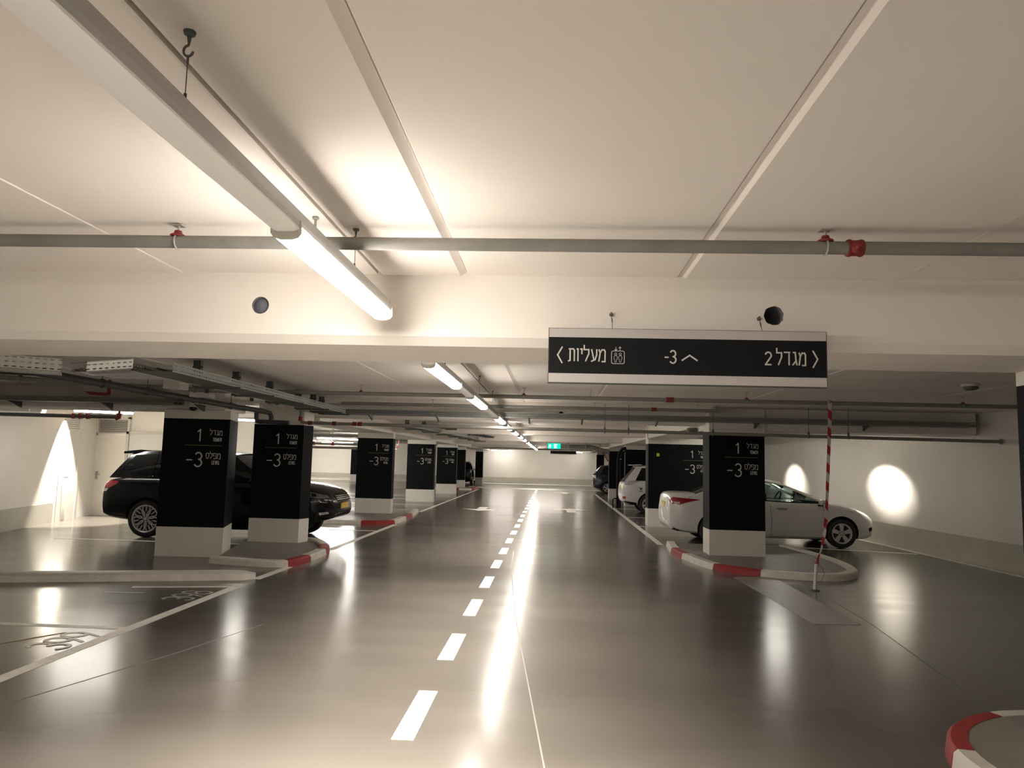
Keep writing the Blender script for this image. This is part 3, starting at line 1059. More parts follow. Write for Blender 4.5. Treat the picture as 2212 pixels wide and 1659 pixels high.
batten('lit tube lamp above the bright white doors on the left', (-9.78, 14.6, 2.50), (-8.56, 14.65, 2.475))
batten('short lit tube lamp glimpsed between the two nearest left pillars', (-8.1, 17.0, 2.52), (-6.75, 17.0, 2.49))
batten('lit tube lamp in the bright left bays behind the third left pillar', (-8.7, 27.0, 2.36), (-7.1, 27.0, 2.33), 'bay')
batten('lit tube lamp over the left bays beyond the fourth left pillar', (-9.5, 34.0, 2.55), (-8.0, 34.0, 2.55), 'bay')
batten('lit tube lamp far out over the left bays', (-16.5, 33.0, 2.55), (-15.0, 33.0, 2.55), 'bay')
batten('lit tube lamp far out over the deepest left bays', (-14.5, 46.0, 2.55), (-12.5, 46.0, 2.55), 'bay')
batten('lit tube lamp over the last left bays before the far wall', (-18.5, 53.0, 2.55), (-16.0, 53.0, 2.55), 'bay')
batten('long lit tube lamp on the far wall left of the lane lamps', (-4.66, 56.4, 2.45), (-2.89, 56.4, 2.44), 'far')
batten('short lit tube lamp on the far wall right of the black hanging sign', (1.80, 56.4, 2.46), (2.30, 56.4, 2.46), 'far')
batten('lit tube lamp behind the right beam above the white saloon', (4.7, 19.3, 2.68), (5.9, 19.2, 2.68))
batten('added tube lamp hidden behind the last beam, brightening the far wall', (-1.6, 54.0, 2.64), (0.8, 54.0, 2.64))  # out-of-sight lamp added to brighten the far wall
batten('unlit grey lamp box at the left edge of the picture', (-10.85, 13.95, 2.41), (-9.95, 13.95, 2.41), 'cover', wd=.16)


def spot(label, p, tgt, watts, ang, blend, squash=1.0):
    p, tgt = Vector(p), Vector(tgt)
    t = thing('spot_lamp', label, 'lamp', p, group=None)
    d = (tgt - p).normalized()
    mb = MB().lathe([(0.0, -.10), (.035, -.10), (.042, -.06), (.045, .015), (.039, .015), (.037, -.01), (.0, -.01)], p, d, 18)
    obj('lamp_head', mb, M['plastic'], t, smooth=True)
    obj('mount_arm', MB().tube([tuple(p - d * .06), (p.x, p.y, CEIL + .01)], .008, 8), M['plastic'], t, smooth=True)
    ld = bpy.data.lights.new('spot_light', 'SPOT')
    ld.energy = watts
    ld.color = (1.0, 0.93, 0.82)
    ld.spot_size = math.radians(ang)
    ld.spot_blend = blend
    ld.shadow_soft_size = 0.03
    lo = bpy.data.objects.new('spot_light', ld)
    COL.objects.link(lo)
    lo.parent = t
    lo.matrix_parent_inverse = Matrix.Identity(4)
    lo.location = d * .03
    lo.rotation_mode = 'QUATERNION'
    lo.rotation_quaternion = d.to_track_quat('-Z', 'Y')
    lo.scale = (1, squash, 1)


spot('small spot lamp under the ceiling aimed at the right wall before the white saloon', (6.55, 17.6, 2.70), (7.74, 17.6, 1.34), SPOT, 70, .85, .36)
spot('small spot lamp under the ceiling aimed at the right wall behind the white saloon', (6.25, 23.3, 2.70), (7.44, 23.3, 1.28), SPOT * .7, 70, .9, .40)
spot('small spot lamp throwing a cone of light down the left wall', (-11.60, 17.35, 2.70), (-11.66, 17.35, 0.6), SPOT * 3.2, 68, .4)


# ================================================================== PIPES
def clamp(root, x, yy, z, r, ztop, red=True):
    mb = MB()
    n = 18
    mb.tube([(x, yy + (r + .004) * math.cos(2 * PI * k / n), z + (r + .004) * math.sin(2 * PI * k / n)) for k in range(n)], .005, 6, closed=True)
    mb.tube([(x, yy, z + r), (x, yy, ztop)], .005, 8)
    c = obj('pipe_clamp', mb, M['steel'], root, smooth=True)
    mb = MB()
    mb.box(x - .024, x + .024, yy - .022, yy + .022, ztop - .006, ztop)
    obj('ceiling_plate', mb, M['steel'], c)
    if red:
        mb = MB().lathe([(.0, 0), (.032, 0), (.036, .008), (.020, .016), (.016, .03), (.0, .03)], (x, yy, z + r - .006), (0, 0, 1), 14)
        obj('clamp_cap', mb, M['red'], c, smooth=True)


def sleeve(root, a, b, r, m='red', name='coupling'):
    a, b = Vector(a), Vector(b)
    L_ = (b - a).length
    mb = MB().lathe([(r, 0), (r * 1.25, 0), (r * 1.35, L_ * .15), (r * 1.2, L_ * .3), (r * 1.2, L_ * .7), (r * 1.35, L_ * .85), (r * 1.25, L_), (r, L_)], a, b - a, 18)
    return obj(name, mb, M[m], root, smooth=True, angle=50)


# near sprinkler pipe
t = thing('sprinkler_pipe', 'grey sprinkler pipe crossing the nearest bay under the ceiling', 'pipe', (0, 3.35, 2.72))
obj('pipe_tube', MB().cyl((-7.6, 3.35, 2.722), (8.5, 3.35, 2.712), .030, 20), M['pipe'], t, smooth=True)
for x in (-4.6, -1.805, 1.222, 4.2):
    clamp(t, x, 3.35, 2.718, .030, CEIL)
sleeve(t, (1.315, 3.35, 2.716), (1.385, 3.35, 2.716), .030)
mb = MB().lathe([(.0, -.012), (.010, -.012), (.014, 0.0), (.028, .006), (.030, .016), (.016, .026), (.016, .03)], (1.35, 3.305, 2.712), (0, 1, -.1), 16)
obj('sprinkler_head', mb, M['red'], t, smooth=True)
mb = MB().tube([(-1.10, 3.23, CEIL), (-1.10, 3.23, 2.70)], .006, 8)
mb.lathe([(.0, 0), (.016, 0), (.014, .006), (.0, .008)], (-1.10, 3.23, CEIL), (0, 0, -1), 12)
mb.tube([(-1.10, 3.23, 2.70), (-1.10, 3.35, 2.69)], .006, 8)
obj('threaded_rod', mb, M['steel'], t, smooth=True)

# second pipe beyond the near beam
t = thing('sprinkler_pipe', 'grey sprinkler pipe crossing the second bay, with the barrier tape tied to it', 'pipe', (0, 10.98, 2.66))
obj('pipe_tube', MB().cyl((-4.3, 10.98, 2.67), (8.0, 10.98, 2.665), .030, 16), M['pipe'], t, smooth=True)
for x in (-2.9, -.44, 2.83, 5.9):
    clamp(t, x, 10.98, 2.668, .030, CEIL)
sleeve(t, (1.66, 10.98, 2.668), (1.77, 10.98, 2.668), .031)
mb = MB().tube([(.55, 10.98, CEIL), (.55, 10.98, 2.69)], .005, 6)
obj('threaded_rod', mb, M['steel'], t)

# low pipe in front of the right island pillar
t = thing('sprinkler_pipe', 'low grey pipe running below the cable tray to the right wall', 'pipe', (0, 13.60, 2.29))
obj('pipe_tube', MB().tube([(-4.62, 13.60, 2.325), (3.0, 13.60, 2.295), (7.93, 13.60, 2.268)], .030, 14), M['pipe'], t, smooth=True)
mb = MB().lathe([(.030, 0), (.052, 0), (.052, .02), (.030, .02)], (7.93, 13.60, 2.268), (1, 0, 0), 16)
obj('end_flange', mb, M['pipe'], t, smooth=True)
for x in (.95, 1.38, 2.9, 4.6, 5.3):
    mb = MB().tube([(x, 13.60, 2.795), (x, 13.60, 2.30)], .005, 6)
    mb.tube([(x, 13.60 + .036 * math.cos(2 * PI * k / 14), 2.29 + .036 * math.sin(2 * PI * k / 14)) for k in range(14)], .008, 6, closed=True)
    mb.lathe([(.0, 0), (.022, .0), (.016, .03), (.006, .06)], (x, 13.60, 2.32), (0, 0, 1), 10)
    obj('pipe_clamp', mb, M['darksteel'], t, smooth=True)
mb = MB().tube([(2.46, 13.60, 2.30), (2.46, 13.60, 2.36), (2.62, 13.65, 2.36)], .04, 12)
obj('valve_body', mb, M['pipe'], t, smooth=True)
for x in (-4.56, -4.1, -3.72, -3.62):
    sleeve(t, (x, 13.60, 2.325), (x + .07, 13.60, 2.325), .032)
mb = MB().tube([(-4.62, 13.60, 2.325), (-4.69, 13.60, 2.34), (-4.71, 13.60, 2.42), (-4.71, 13.60, 2.62)], .030, 12)
obj('riser', mb, M['pipe'], t, smooth=True)
sleeve(t, (-4.71, 13.60, 2.36), (-4.71, 13.60, 2.44), .034)

# pipe hugging the tray beam
t = thing('sprinkler_pipe', 'grey pipe fixed high along the face of the tray beam', 'pipe', (0, 13.43, 2.70))
obj('pipe_tube', MB().cyl((-3.9, 13.43, 2.70), (2.92, 13.43, 2.70), .026, 12), M['pipe'], t, smooth=True)
sleeve(t, (1.77, 13.43, 2.70), (1.86, 13.43, 2.70), .03)
for x in (-2.2, .75, 2.6):
    clamp(t, x, 13.43, 2.70, .026, CEIL, red=False)

# black drain pipe on the left
t = thing('drain_pipe', 'black pipe running back to an elbow before the second left pillar', 'pipe', (-5.45, 10.6, 2.5))
mb = MB().tube([(-6.3, 7.55, 2.56), (-5.56, 7.6, 2.54), (-5.49, 7.75, 2.53), (-5.46, 8.2, 2.525), (-5.42, 10.7, 2.52), (-5.37, 13.45, 2.515), (-5.34, 13.68, 2.50), (-5.33, 13.74, 2.44), (-5.33, 13.74, 2.36)], .045, 14)
obj('pipe_tube', mb, M['darkpipe'], t, smooth=True)
mb = MB().tube([(-5.62, 13.74, 2.55), (-5.62, 13.74, 2.40), (-5.60, 13.74, 2.345), (-5.54, 13.74, 2.335), (-4.98, 13.74, 2.325)], .042, 14)
obj('trap_tube', mb, M['darkpipe'], t, smooth=True)
for yy in (8.6, 9.6, 10.9, 12.2):
    mb = MB().tube([(-5.44, yy, CEIL), (-5.44, yy, 2.56)], .005, 6)
    mb.tube([(-5.44 + .05 * math.cos(2 * PI * k / 16), yy, 2.523 + .05 * math.sin(2 * PI * k / 16)) for k in range(16)], .009, 6, closed=True)
    obj('pipe_clamp', mb, M['darksteel'], t, smooth=True)

# pipe with red valves in front of the left bay
t = thing('valve_pipe', 'dark pipe with red valves ending in an elbow near the white doors', 'pipe', (-9.4, 13.6, 2.35))
obj('pipe_tube', MB().cyl((-10.8, 13.6, 2.36), (-8.26, 13.6, 2.355), .036, 12), M['darkpipe'], t, smooth=True)
for x in (-9.10, -8.97, -8.82):
    mb = MB().lathe([(.03, -.03), (.055, -.03), (.055, -.015), (.045, -.01), (.045, .01), (.055, .015), (.055, .03), (.03, .03)], (x, 13.6, 2.357), (1, 0, 0), 16)
    obj('valve', mb, M['red'], t, smooth=True)
mb = MB().tube([(-8.28, 13.6, 2.33), (-8.22, 13.6, 2.355), (-8.22, 13.6, 2.42)], .045, 12)
mb.lathe([(.02, 0), (.07, .0), (.07, .012), (.025, .03), (.02, .08)], (-8.22, 13.6, 2.40), (0, 0, 1), 14)
mb.tube([(-8.22, 13.6, 2.45), (-8.22, 13.6, CEIL)], .02, 8)
obj('end_fitting', mb, M['red'], t, smooth=True)
obj('threaded_rod', MB().tube([(-10.0, 13.6, CEIL), (-10.0, 13.6, 2.36)], .005, 6), M['steel'], t)

# brown pipe crossing the left bays
t = thing('sprinkler_pipe', 'brownish grey pipe crossing high over the left bays', 'pipe', (-6.5, 9.9, 2.66))
obj('pipe_tube', MB().tube([(-8.6, 8.9, 2.68), (-7.3, 9.7, 2.67), (-6.2, 10.4, 2.66), (-4.9, 10.9, 2.66), (-4.3, 10.98, 2.67)], .035, 12), M['pipe'], t, smooth=True)
for (x, yy) in ((-7.3, 9.7), (-5.6, 10.63)):
    clamp(t, x, yy, 2.665, .035, CEIL)

# conduits and far pipes
t = thing('conduit_pipe', 'thin grey conduit running up the right edge of the large right pillar', 'pipe', (4.02, 14.15, 2.3))
obj('pipe_tube', MB().tube([(3.97, 14.17, 2.31), (3.97, 14.17, CEIL)], .022, 8), M['plastic'], t, smooth=True)
t = thing('conduit_pipe', 'thin white conduit bent down beside the wide right pillar', 'pipe', (2.66, 21.0, 2.4))
obj('pipe_tube', MB().tube([(2.66, 21.0, CEIL), (2.66, 21.0, 2.50), (2.68, 21.0, 2.43), (2.74, 21.02, 2.41), (3.3, 21.05, 2.405)], .02, 8), M['plastic'], t, smooth=True)
for i, (yy, z, r_) in enumerate(((27.5, 2.745, .03), (34.8, 2.74, .035), (41.5, 2.70, .04), (48.8, 2.66, .05))):
    t = thing('sprinkler_pipe', 'distant grey pipe crossing the lane, %s beyond the cable tray beam' % ['first', 'second', 'third', 'fourth'][i], 'pipe', (0, yy, z))
    obj('pipe_tube', MB().cyl((-9, yy, z), (7.2, yy, z), r_, 10), M['pipe'], t, smooth=True)
    for x in (-3.2, .6, 4.5):
        clamp(t, x, yy, z, r_, CEIL, red=False)
t = thing('duct_pipe', 'thick grey pipe with an elbow beside the green exit sign', 'pipe', (1.3, 36, 2.45))
mb = MB().tube([(.35, 36.0, 2.47), (1.75, 36.0, 2.47), (1.95, 36.0, 2.45), (2.2, 36.0, 2.36), (2.75, 36.0, 2.26)], .10, 16)
obj('pipe_tube', mb, M['pipe'], t, smooth=True)
for x in (.75, 1.6):
    obj('pipe_strap', MB().box(x - .02, x + .02, 35.88, 36.12, 2.34, CEIL), M['steel'], t)
mb = MB()
for x in (.8, 2.25):
    mb.box(x - .02, x + .02, 35.6, 35.64, 2.30, CEIL)
mb.box(.3, 2.35, 35.6, 35.64, 2.58, 2.61)
obj('support_frame', mb, M['steel'], t)
# pipes in the lit left bays beyond the second pillar
for i, (x0, x1, yy, z, rr_) in enumerate(((-9.6, -6.2, 26.4, 2.62, .05), (-9.6, -6.6, 26.0, 2.45, .05), (-9.8, -6.2, 26.2, 2.16, .04), (-9.8, -6.4, 26.3, 2.03, .05))):
    t = thing('bay_pipe', 'yellow-lit pipe in the left bays past the second pillar, %s from the top' % ['first', 'second', 'third', 'lowest'][i], 'pipe', ((x0 + x1) / 2, yy, z))
    obj('pipe_tube', MB().cyl((x0, yy, z), (x1, yy, z), rr_, 12), M['pipe'], t, smooth=True)
    obj('threaded_rod', MB().tube([(-7.9, yy, CEIL), (-7.9, yy, z)], .012, 6), M['steel'], t)
    if i == 2:
        sleeve(t, (-8.62, yy, z), (-8.5, yy, z), .05)
        sleeve(t, (-7.9, yy, z), (-7.8, yy, z), .05)


# ================================================================== CABLE TRAYS
def tray(label, p, q, wd, hh, hangers=(), bracket=None, side=1, m='tray', ztop=CEIL):
    """slotted tray from p to q (inner bottom edge); width to the left of travel when side=1"""
    p, q = Vector(p), Vector(q)
    d = (q - p).normalized()
    s = Vector((-d.y, d.x, 0)).normalized() * side
    up = Vector((0, 0, 1))
    L_ = (q - p).length
    t = thing('cable_tray', label, 'cable tray', (p + q) / 2)
    mb = MB()
    mb.plate(p, d, s, L_, wd, .002, up)
    obj('tray_floor', mb, M[m], t, fixn=False)
    mb = MB()
    mb.plate(p, d, up, L_, hh, .002, s)
    mb.plate(p + s * wd, d, up, L_, hh, .002, -s)
    obj('tray_side', mb, M[m], t, fixn=False)
    mb = MB()
    for o_ in (0, wd):
        mb.tube([tuple(p + s * o_ + up * hh), tuple(q + s * o_ + up * hh)], .006, 6)
        mb.tube([tuple(p + s * o_), tuple(q + s * o_)], .005, 6)
    obj('tray_rim', mb, M['steel'], t, smooth=True)
    for h_ in hangers:
        c = p + d * h_
        mb = MB()
        for o_ in (wd + .05,):
            x = c + s * o_
            mb.box(x.x - .045, x.x - .012, x.y - .03, x.y + .03, p.z - .02, ztop)
            mb.box(x.x + .012, x.x + .045, x.y - .03, x.y + .03, p.z - .02, ztop)
            for zz in (.08, .16, .24):
                mb.box(x.x - .05, x.x + .075, x.y - .036, x.y - .03, ztop - zz - .012, ztop - zz + .012)
        mb2 = c + s * (wd / 2)
        e = (s * (wd / 2 + .05))
        a_, b_ = mb2 - e, mb2 + e
        mb.box(min(a_.x, b_.x) - .01, max(a_.x, b_.x) + .01, min(a_.y, b_.y) - .012, max(a_.y, b_.y) + .012, p.z - .03, p.z - .004)
        obj('tray_hanger', mb, M['darksteel'], t)
    if bracket:
        for h_ in bracket:
            c = p + d * h_
            mb = MB()
            mb.extrude([(0, 0), (wd, 0), (wd, -.10)], c + d * -.015, s, up, d * .03)
            obj('tray_bracket', mb, M['darksteel'], t)
    n = 5
    for i in range(n):
        mb = MB()
        o_ = wd * (.15 + .7 * i / (n - 1))
        pts = []
        for k in range(13):
            f = k / 12
            pts.append(tuple(p + d * (L_ * f) + s * (o_ + .015 * math.sin(k * 1.3 + i * 2)) + up * (.022 + .006 * math.sin(k * 2.1 + i))))
        mb.tube(pts, .009, 6)
        obj('cable', mb, M['darkpipe'] if i % 2 else M['pipe'], t, smooth=True)
    return t


tray('long slotted cable tray running back along the left side of the lane', (-3.70, 6.95, 2.50), (-3.78, 13.3, 2.50), .42, .08, hangers=(1.5, 2.6, 3.8, 5.1, 5.9, 6.4))
tray('slotted cable tray fixed across the face of the beam above the lane', (-4.2, 13.84, 2.53), (7.7, 13.84, 2.53), .34, .085, bracket=(.7, 2.0, 3.75, 4.75, 6.15, 8.0, 10.0), hangers=())
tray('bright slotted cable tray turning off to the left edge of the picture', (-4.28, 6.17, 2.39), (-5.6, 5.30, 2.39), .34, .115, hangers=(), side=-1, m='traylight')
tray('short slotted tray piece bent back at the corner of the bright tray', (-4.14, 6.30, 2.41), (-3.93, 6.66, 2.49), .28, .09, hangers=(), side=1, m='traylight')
tray('cable tray in front of the beam over the nearest left pillar', (-10.35, 11.75, 2.51), (-6.2, 11.75, 2.51), .36, .085, bracket=(1.3, 2.9, 4.5), hangers=())
tray('slanting cable tray slung above the left pillars towards the far end', (-3.55, 18.6, 2.50), (-2.85, 31.5, 2.52), .35, .08, hangers=(1.0, 3.0, 5.0, 7.0, 9.0, 11.0, 12.5))
# ladder beside it
t = thing('cable_ladder', 'open cable ladder with rungs beside the slanting tray', 'cable ladder', (-3.0, 25, 2.62))
mb = MB()
p, q = Vector((-3.35, 20.5, 2.66)), Vector((-2.35, 33.5, 2.66))
for o_ in (0, .35):
    mb.tube([(p.x + o_, p.y, p.z), (q.x + o_, q.y, q.z)], .02, 6)
obj('ladder_rail', mb, M['steel'], t)
for i in range(20):
    c = p.lerp(q, (i + .5) / 20)
    obj('ladder_rung', MB().box(c.x, c.x + .35, c.y - .03, c.y + .03, c.z - .07, c.z), M['darksteel'], t)
for f in (.05, .5, .95):
    c = p.lerp(q, f)
    obj('threaded_rod', MB().tube([(c.x, c.y, c.z), (c.x, c.y, CEIL)], .01, 6), M['steel'], t)
# wrapped bundle lying in the corner of the trays
t = thing('cable_bundle', 'tangled clear-wrapped cable bundle hanging at the tray corner', 'cable bundle', (-4.9, 7.8, 2.55))
for i in range(5):
    mb = MB()
    mb.tube([(-5.3 + .09 * i, 7.1 + .05 * i, 2.62 - .02 * i), (-5.1 + .06 * i, 7.5, 2.57 - .015 * i), (-5.0 + .07 * i, 8.1, 2.55 + .012 * i), (-4.85 + .05 * i, 8.7, 2.60)], .014, 8)
    obj('bundle_strand', mb, M['clear'], t, smooth=True)
mb = MB().box(-4.82, -4.62, 8.85, 9.1, 2.50, 2.60)
mb.box(-4.74, -4.70, 8.95, 9.0, 2.59, CEIL)
o = tag(obj('junction_box', mb, M['plastic']), 'white junction box hanging from the ceiling beside the left cable tray', 'junction box')
for i, (x, yy, z, lb) in enumerate(((-4.95, 10.2, 2.50, 'small white box under the tray nearest the camera dome'), (-4.75, 11.3, 2.48, 'second small white box under the left tray'), (-4.72, 12.3, 2.50, 'flat white box under the left tray beside the lane'))):
    mb = MB().box(x - .16, x + .12, yy - .1, yy + .1, z, z + .055)
    tt = thing('junction_box', lb, 'junction box', (x, yy, z))
    obj('box_body', mb, M['plastic'], tt)
    obj('box_stem', MB().box(x + .02, x + .06, yy - .03, yy + .03, z + .05, CEIL), M['darksteel'], tt)

# red slanted device, camera domes, detector
t = thing('alarm_bar', 'dark red bar bracket below the ceiling at the upper left', 'alarm', (-7.05, 11.0, 2.58))
obj('bar_body', MB().extrude([(-7.22, 2.62), (-6.84, 2.60), (-6.82, 2.57), (-6.90, 2.555), (-7.12, 2.565)], (0, 10.97, 0), (1, 0, 0), (0, 0, 1), (0, .06, 0)), M['red'], t)
obj('bar_mount', MB().box(-6.86, -6.82, 10.98, 11.02, 2.59, CEIL), M['red'], t)
t = thing('camera_dome', 'white dome camera on the beam above the nearest left pillar', 'camera', (-6.05, 12.2, 2.5))
obj('camera_base', MB().lathe([(.0, -.0), (.085, 0), (.085, .10), (.07, .14), (0, .14)], (-6.05, 12.12, 2.62), (0, 0, -1), 18), M['plastic'], t, smooth=True)
obj('dome_lens', MB().lathe([(.062, 0), (.058, .03), (.04, .055), (.0, .066)], (-6.05, 12.12, 2.48), (0, 0, -1), 16), M['tint'], t, smooth=True)
obj('wall_bracket', MB().box(-6.10, -6.0, 12.12, 12.245, 2.54, 2.62), M['plastic'], t)
t = thing('smoke_detector', 'round ceiling detector at the upper right beyond the near beam', 'detector', (5.15, 9.39, 2.74))
obj('detector_base', MB().lathe([(0, 0), (.11, 0), (.11, .02), (.10, .03), (0, .03)], (5.15, 9.39, CEIL), (0, 0, -1), 20), M['plastic'], t, smooth=True)
obj('detector_head', MB().lathe([(.085, 0), (.08, .03), (.05, .045), (0, .05)], (5.15, 9.39, CEIL - .03), (0, 0, -1), 20), M['darksteel'], t, smooth=True)

# ================================================================== HANGING DIRECTION SIGN
SG = thing('direction_sign', 'hanging black direction sign with white borders, arrows and Hebrew words', 'sign', (.745, 4.2, 2.17))
sy, x0, x1, z0, z1 = 4.165, -0.030, 1.512, 2.168, 2.476
obj('sign_case', MB().box(x0 - .004, x1 + .005, sy + .001, sy + .05, z0 - .004, z1 + .003), M['darksteel'], SG)
H = z1 - z0
obj('sign_face', MB().box(x0, x1, sy - .002, sy + .001, z0 + .165 * H, z1 - .165 * H), M['signblack'], SG)['label'] = 'black middle of the sign'
mb = MB().box(x0, x1, sy - .002, sy + .001, z0, z0 + .165 * H)
mb.box(x0, x1, sy - .002, sy + .001, z1 - .165 * H, z1)
obj('sign_border', mb, M['signwhite'], SG)['label'] = 'white strips along the top and bottom of the sign'
fr = Frame((x0, sy - .002, z0), (1, 0, 0), (0, 0, 1))
mb = MB()
W_ = x1 - x0
SX = W_ / 2118.0          # zoomed pixels of the photograph -> metres on the face


for nm_, lab_, g_, px_, dz_, h_, w_, kw_ in (
        ('left_arrow', 'white chevron pointing left', ['lt'], 64, -.046, .094, .0080, dict(sx=1.05)),
        ('lift_word', 'white Hebrew word for lifts', LIFTS_HE, 150, -.034, .070, .0078, dict(gap=.14, sx=.86)),
        ('minus_sign', 'white minus sign', ['-'], 892, -.036, .072, .0080, dict(sx=1.0)),
        ('level_number', 'white number 3', ['3'], 934, -.036, .072, .0080, dict(sx=.92)),
        ('ahead_arrow', 'white chevron pointing up', ['up'], 1024, -.020, .088, .0085, {}),
        ('tower_number', 'white number 2', ['2'], 1655, -.036, .072, .0080, {}),
        ('tower_word', 'white Hebrew word for tower', TOWER_HE, 1742, -.036, .072, .0078, dict(gap=.15, sx=.83)),
        ('right_arrow', 'white chevron pointing right', ['gt'], 2012, -.048, .096, .0080, dict(sx=1.0))):
    mb = MB()
    text(mb, fr, g_, px_ * SX, H * .5 + dz_, h_, w_, **kw_)
    obj(nm_, mb, M['letter'], SG)['label'] = lab_
mb = MB()
cx, cz, a = 535 * SX, H * .5 - .008, .036
rr_ = .010
box = []
for (qx, qz, a0) in ((a - rr_, a - rr_, 0), (-a + rr_, a - rr_, 90), (-a + rr_, -a + rr_, 180), (a - rr_, -a + rr_, 270)):
    box += [(cx + qx + rr_ * math.cos(math.radians(a0 + 30 * k)), cz + qz + rr_ * math.sin(math.radians(a0 + 30 * k))) for k in range(4)]
stroke(mb, fr, box + [box[0]], .0035)
for dx in (-.013, .013):
    stroke(mb, fr, [(cx + dx + .006 * math.cos(2 * PI * k / 10), cz + .019 + .006 * math.sin(2 * PI * k / 10)) for k in range(11)], .0022)
    bd = [(-.005, .010), (.005, .010), (.009, .002), (.009, -.010), (.006, -.012), (.004, -.026), (-.004, -.026), (-.006, -.012), (-.009, -.010), (-.009, .002), (-.005, .010)]
    stroke(mb, fr, [(cx + dx + u_, cz + v_) for u_, v_ in bd], .0022)
for dx, s_ in ((-.012, -1), (.011, 1)):
    zc = cz + a + .013
    stroke(mb, fr, [(cx + dx, zc - .010), (cx + dx, zc + .010)], .003)
    stroke(mb, fr, [(cx + dx - .007, zc + s_ * .003), (cx + dx, zc + s_ * .011), (cx + dx + .007, zc + s_ * .003)], .003)
obj('lift_pictogram', mb, M['letter'], SG)['label'] = 'white lift symbol of two figures in a rounded box'
for hx, hz in ((.327, 2.579), (1.172, 2.566)):
    mb = MB().lathe([(0, 0), (.010, 0), (.012, .004), (.008, .012), (0, .014)], (hx, 4.27, hz), (0, -1, 0), 12)
    mb.tube([(hx, 4.25 + .012 * math.cos(2 * PI * k / 12), hz + .012 * math.sin(2 * PI * k / 12)) for k in range(12)], .0025, 6, closed=True)
    o = obj('sign_hook', mb, M['darksteel'], SG, smooth=True)
    mb = MB().tube([(hx, 4.25, hz - .01), (hx + .004, 4.235, hz - .05), (hx + .002, sy + .04, z1 + .002)], .0018, 6)
    mb.tube([(hx + .002, 4.245, hz - .025), (hx + .004, 4.235, hz - .05)], .004, 6)
    obj('sign_wire', mb, M['darksteel'], SG)

# exit sign and far black sign
t = thing('exit_sign', 'lit green exit sign hanging over the far lane', 'sign', (.07, 31, 2.25))
obj('sign_body', MB().box(-.22, .365, 31.0, 31.06, 2.245, 2.49), M['darksteel'], t)
obj('lit_face', MB().box(-.20, .345, 30.99, 31.0, 2.255, 2.48), M['exitgreen'], t)
fr = Frame((-.20, 30.99, 2.255), (1, 0, 0), (0, 0, 1))
mb = MB()
text(mb, fr, ['he', 'alef', 'yod', 'tsadi', 'yod'], .27, .115, .075, .014, gap=.12, sx=.55)
text(mb, fr, list('EXIT'), .28, .025, .062, .013, gap=.14, sx=.8)
stroke(mb, fr, [(.09, .19), (.10, .175)], .03)
stroke(mb, fr, [(.10, .16), (.085, .10), (.12, .065), (.11, .02)], .022)
stroke(mb, fr, [(.085, .10), (.055, .06), (.02, .065)], .02)
stroke(mb, fr, [(.05, .115), (.075, .15), (.13, .14), (.15, .11)], .014)
obj('sign_lettering', mb, M['exitwhite'], t)
mb = MB().box(-.10, -.06, 31.01, 31.05, 2.49, CEIL)
mb.box(-.2, .06, 30.98, 31.08, CEIL - .06, CEIL)
obj('sign_bracket', mb, M['steel'], t)
t = thing('direction_sign', 'distant black hanging sign under the green exit sign', 'sign', (.7, 48, 2.2))
obj('sign_case', MB().box(-.12, 1.55, 48.0, 48.08, 2.235, 2.42), M['signblack'], t)
obj('sign_border', MB().box(-.12, 1.55, 47.99, 48.08, 2.20, 2.235), M['signwhite'], t)
for x in (.1, 1.3):
    obj('sign_wire', MB().tube([(x, 48.04, 2.42), (x, 48.04, CEIL)], .012, 6), M['darksteel'], t)
# give way sign
t = thing('give_way_sign', 'white triangular give way sign with a red edge, point down, far right of the lane', 'sign', (3.55, 50, 1.9))
tri = [(3.72, 1.83), (4.02, 2.36), (3.42, 2.36)]
mb = MB().extrude([(3.72, 1.79), (4.09, 2.40), (3.35, 2.40)], (0, 50.0, 0), (1, 0, 0), (0, 0, 1), (0, .02, 0))
obj('sign_edge', mb, M['kerbred'], t)
mb = MB().extrude([(3.72, 1.90), (4.0, 2.35), (3.44, 2.35)], (0, 49.99, 0), (1, 0, 0), (0, 0, 1), (0, .01, 0))
obj('sign_face', mb, M['signwhite'], t)
obj('sign_bracket', MB().box(3.70, 3.74, 50.02, 50.05, 2.3, CEIL), M['steel'], t)

# ================================================================== BARRIER POST AND TAPE
t = thing('barrier_post', 'short white post standing in front of the right island', 'post', (3.735, 10.9, 0))
obj('post_shaft', MB().cyl((3.735, 10.9, .0), (3.765, 10.9, .42), .022, 14), M['plastic'], t, smooth=True)
obj('post_base', MB().lathe([(0, 0), (.07, 0), (.065, .012), (.03, .02), (0, .022)], (3.735, 10.9, 0), (0, 0, 1), 18), M['darksteel'], t, smooth=True)
mb = MB().tube([(3.765, 10.9, .36), (3.84, 10.9, .33), (3.87, 10.9, .24), (3.83, 10.9, .14), (3.78, 10.9, .12)], .003, 6)
obj('loose_string', mb, M['red'], t, smooth=True)
mb = MB()
pts = [(3.765, 10.88, .40), (3.80, 10.88, .50), (3.835, 10.88, .60), (3.875, 10.88, .80), (3.90, 10.88, 1.0), (3.925, 10.89, 1.3), (3.945, 10.90, 1.6), (3.965, 10.91, 1.9), (3.985, 10.92, 2.2), (4.0, 10.93, 2.45), (4.01, 10.94, 2.70)]
wv = []
for i in range(len(pts)):
    a_ = 0.25 * math.sin(i * 1.7)
    b_ = (.046 if i > 2 else .028) + (.010 if i > 7 else 0)
    wv.append((b_ * math.cos(a_), b_ * math.sin(a_), .0))
mb.strip(pts, wv)
o = obj('barrier_tape', mb, M['tape'], fixn=False)
tag(o, 'red and white barrier tape strung from the pipe down to the white post', 'tape')
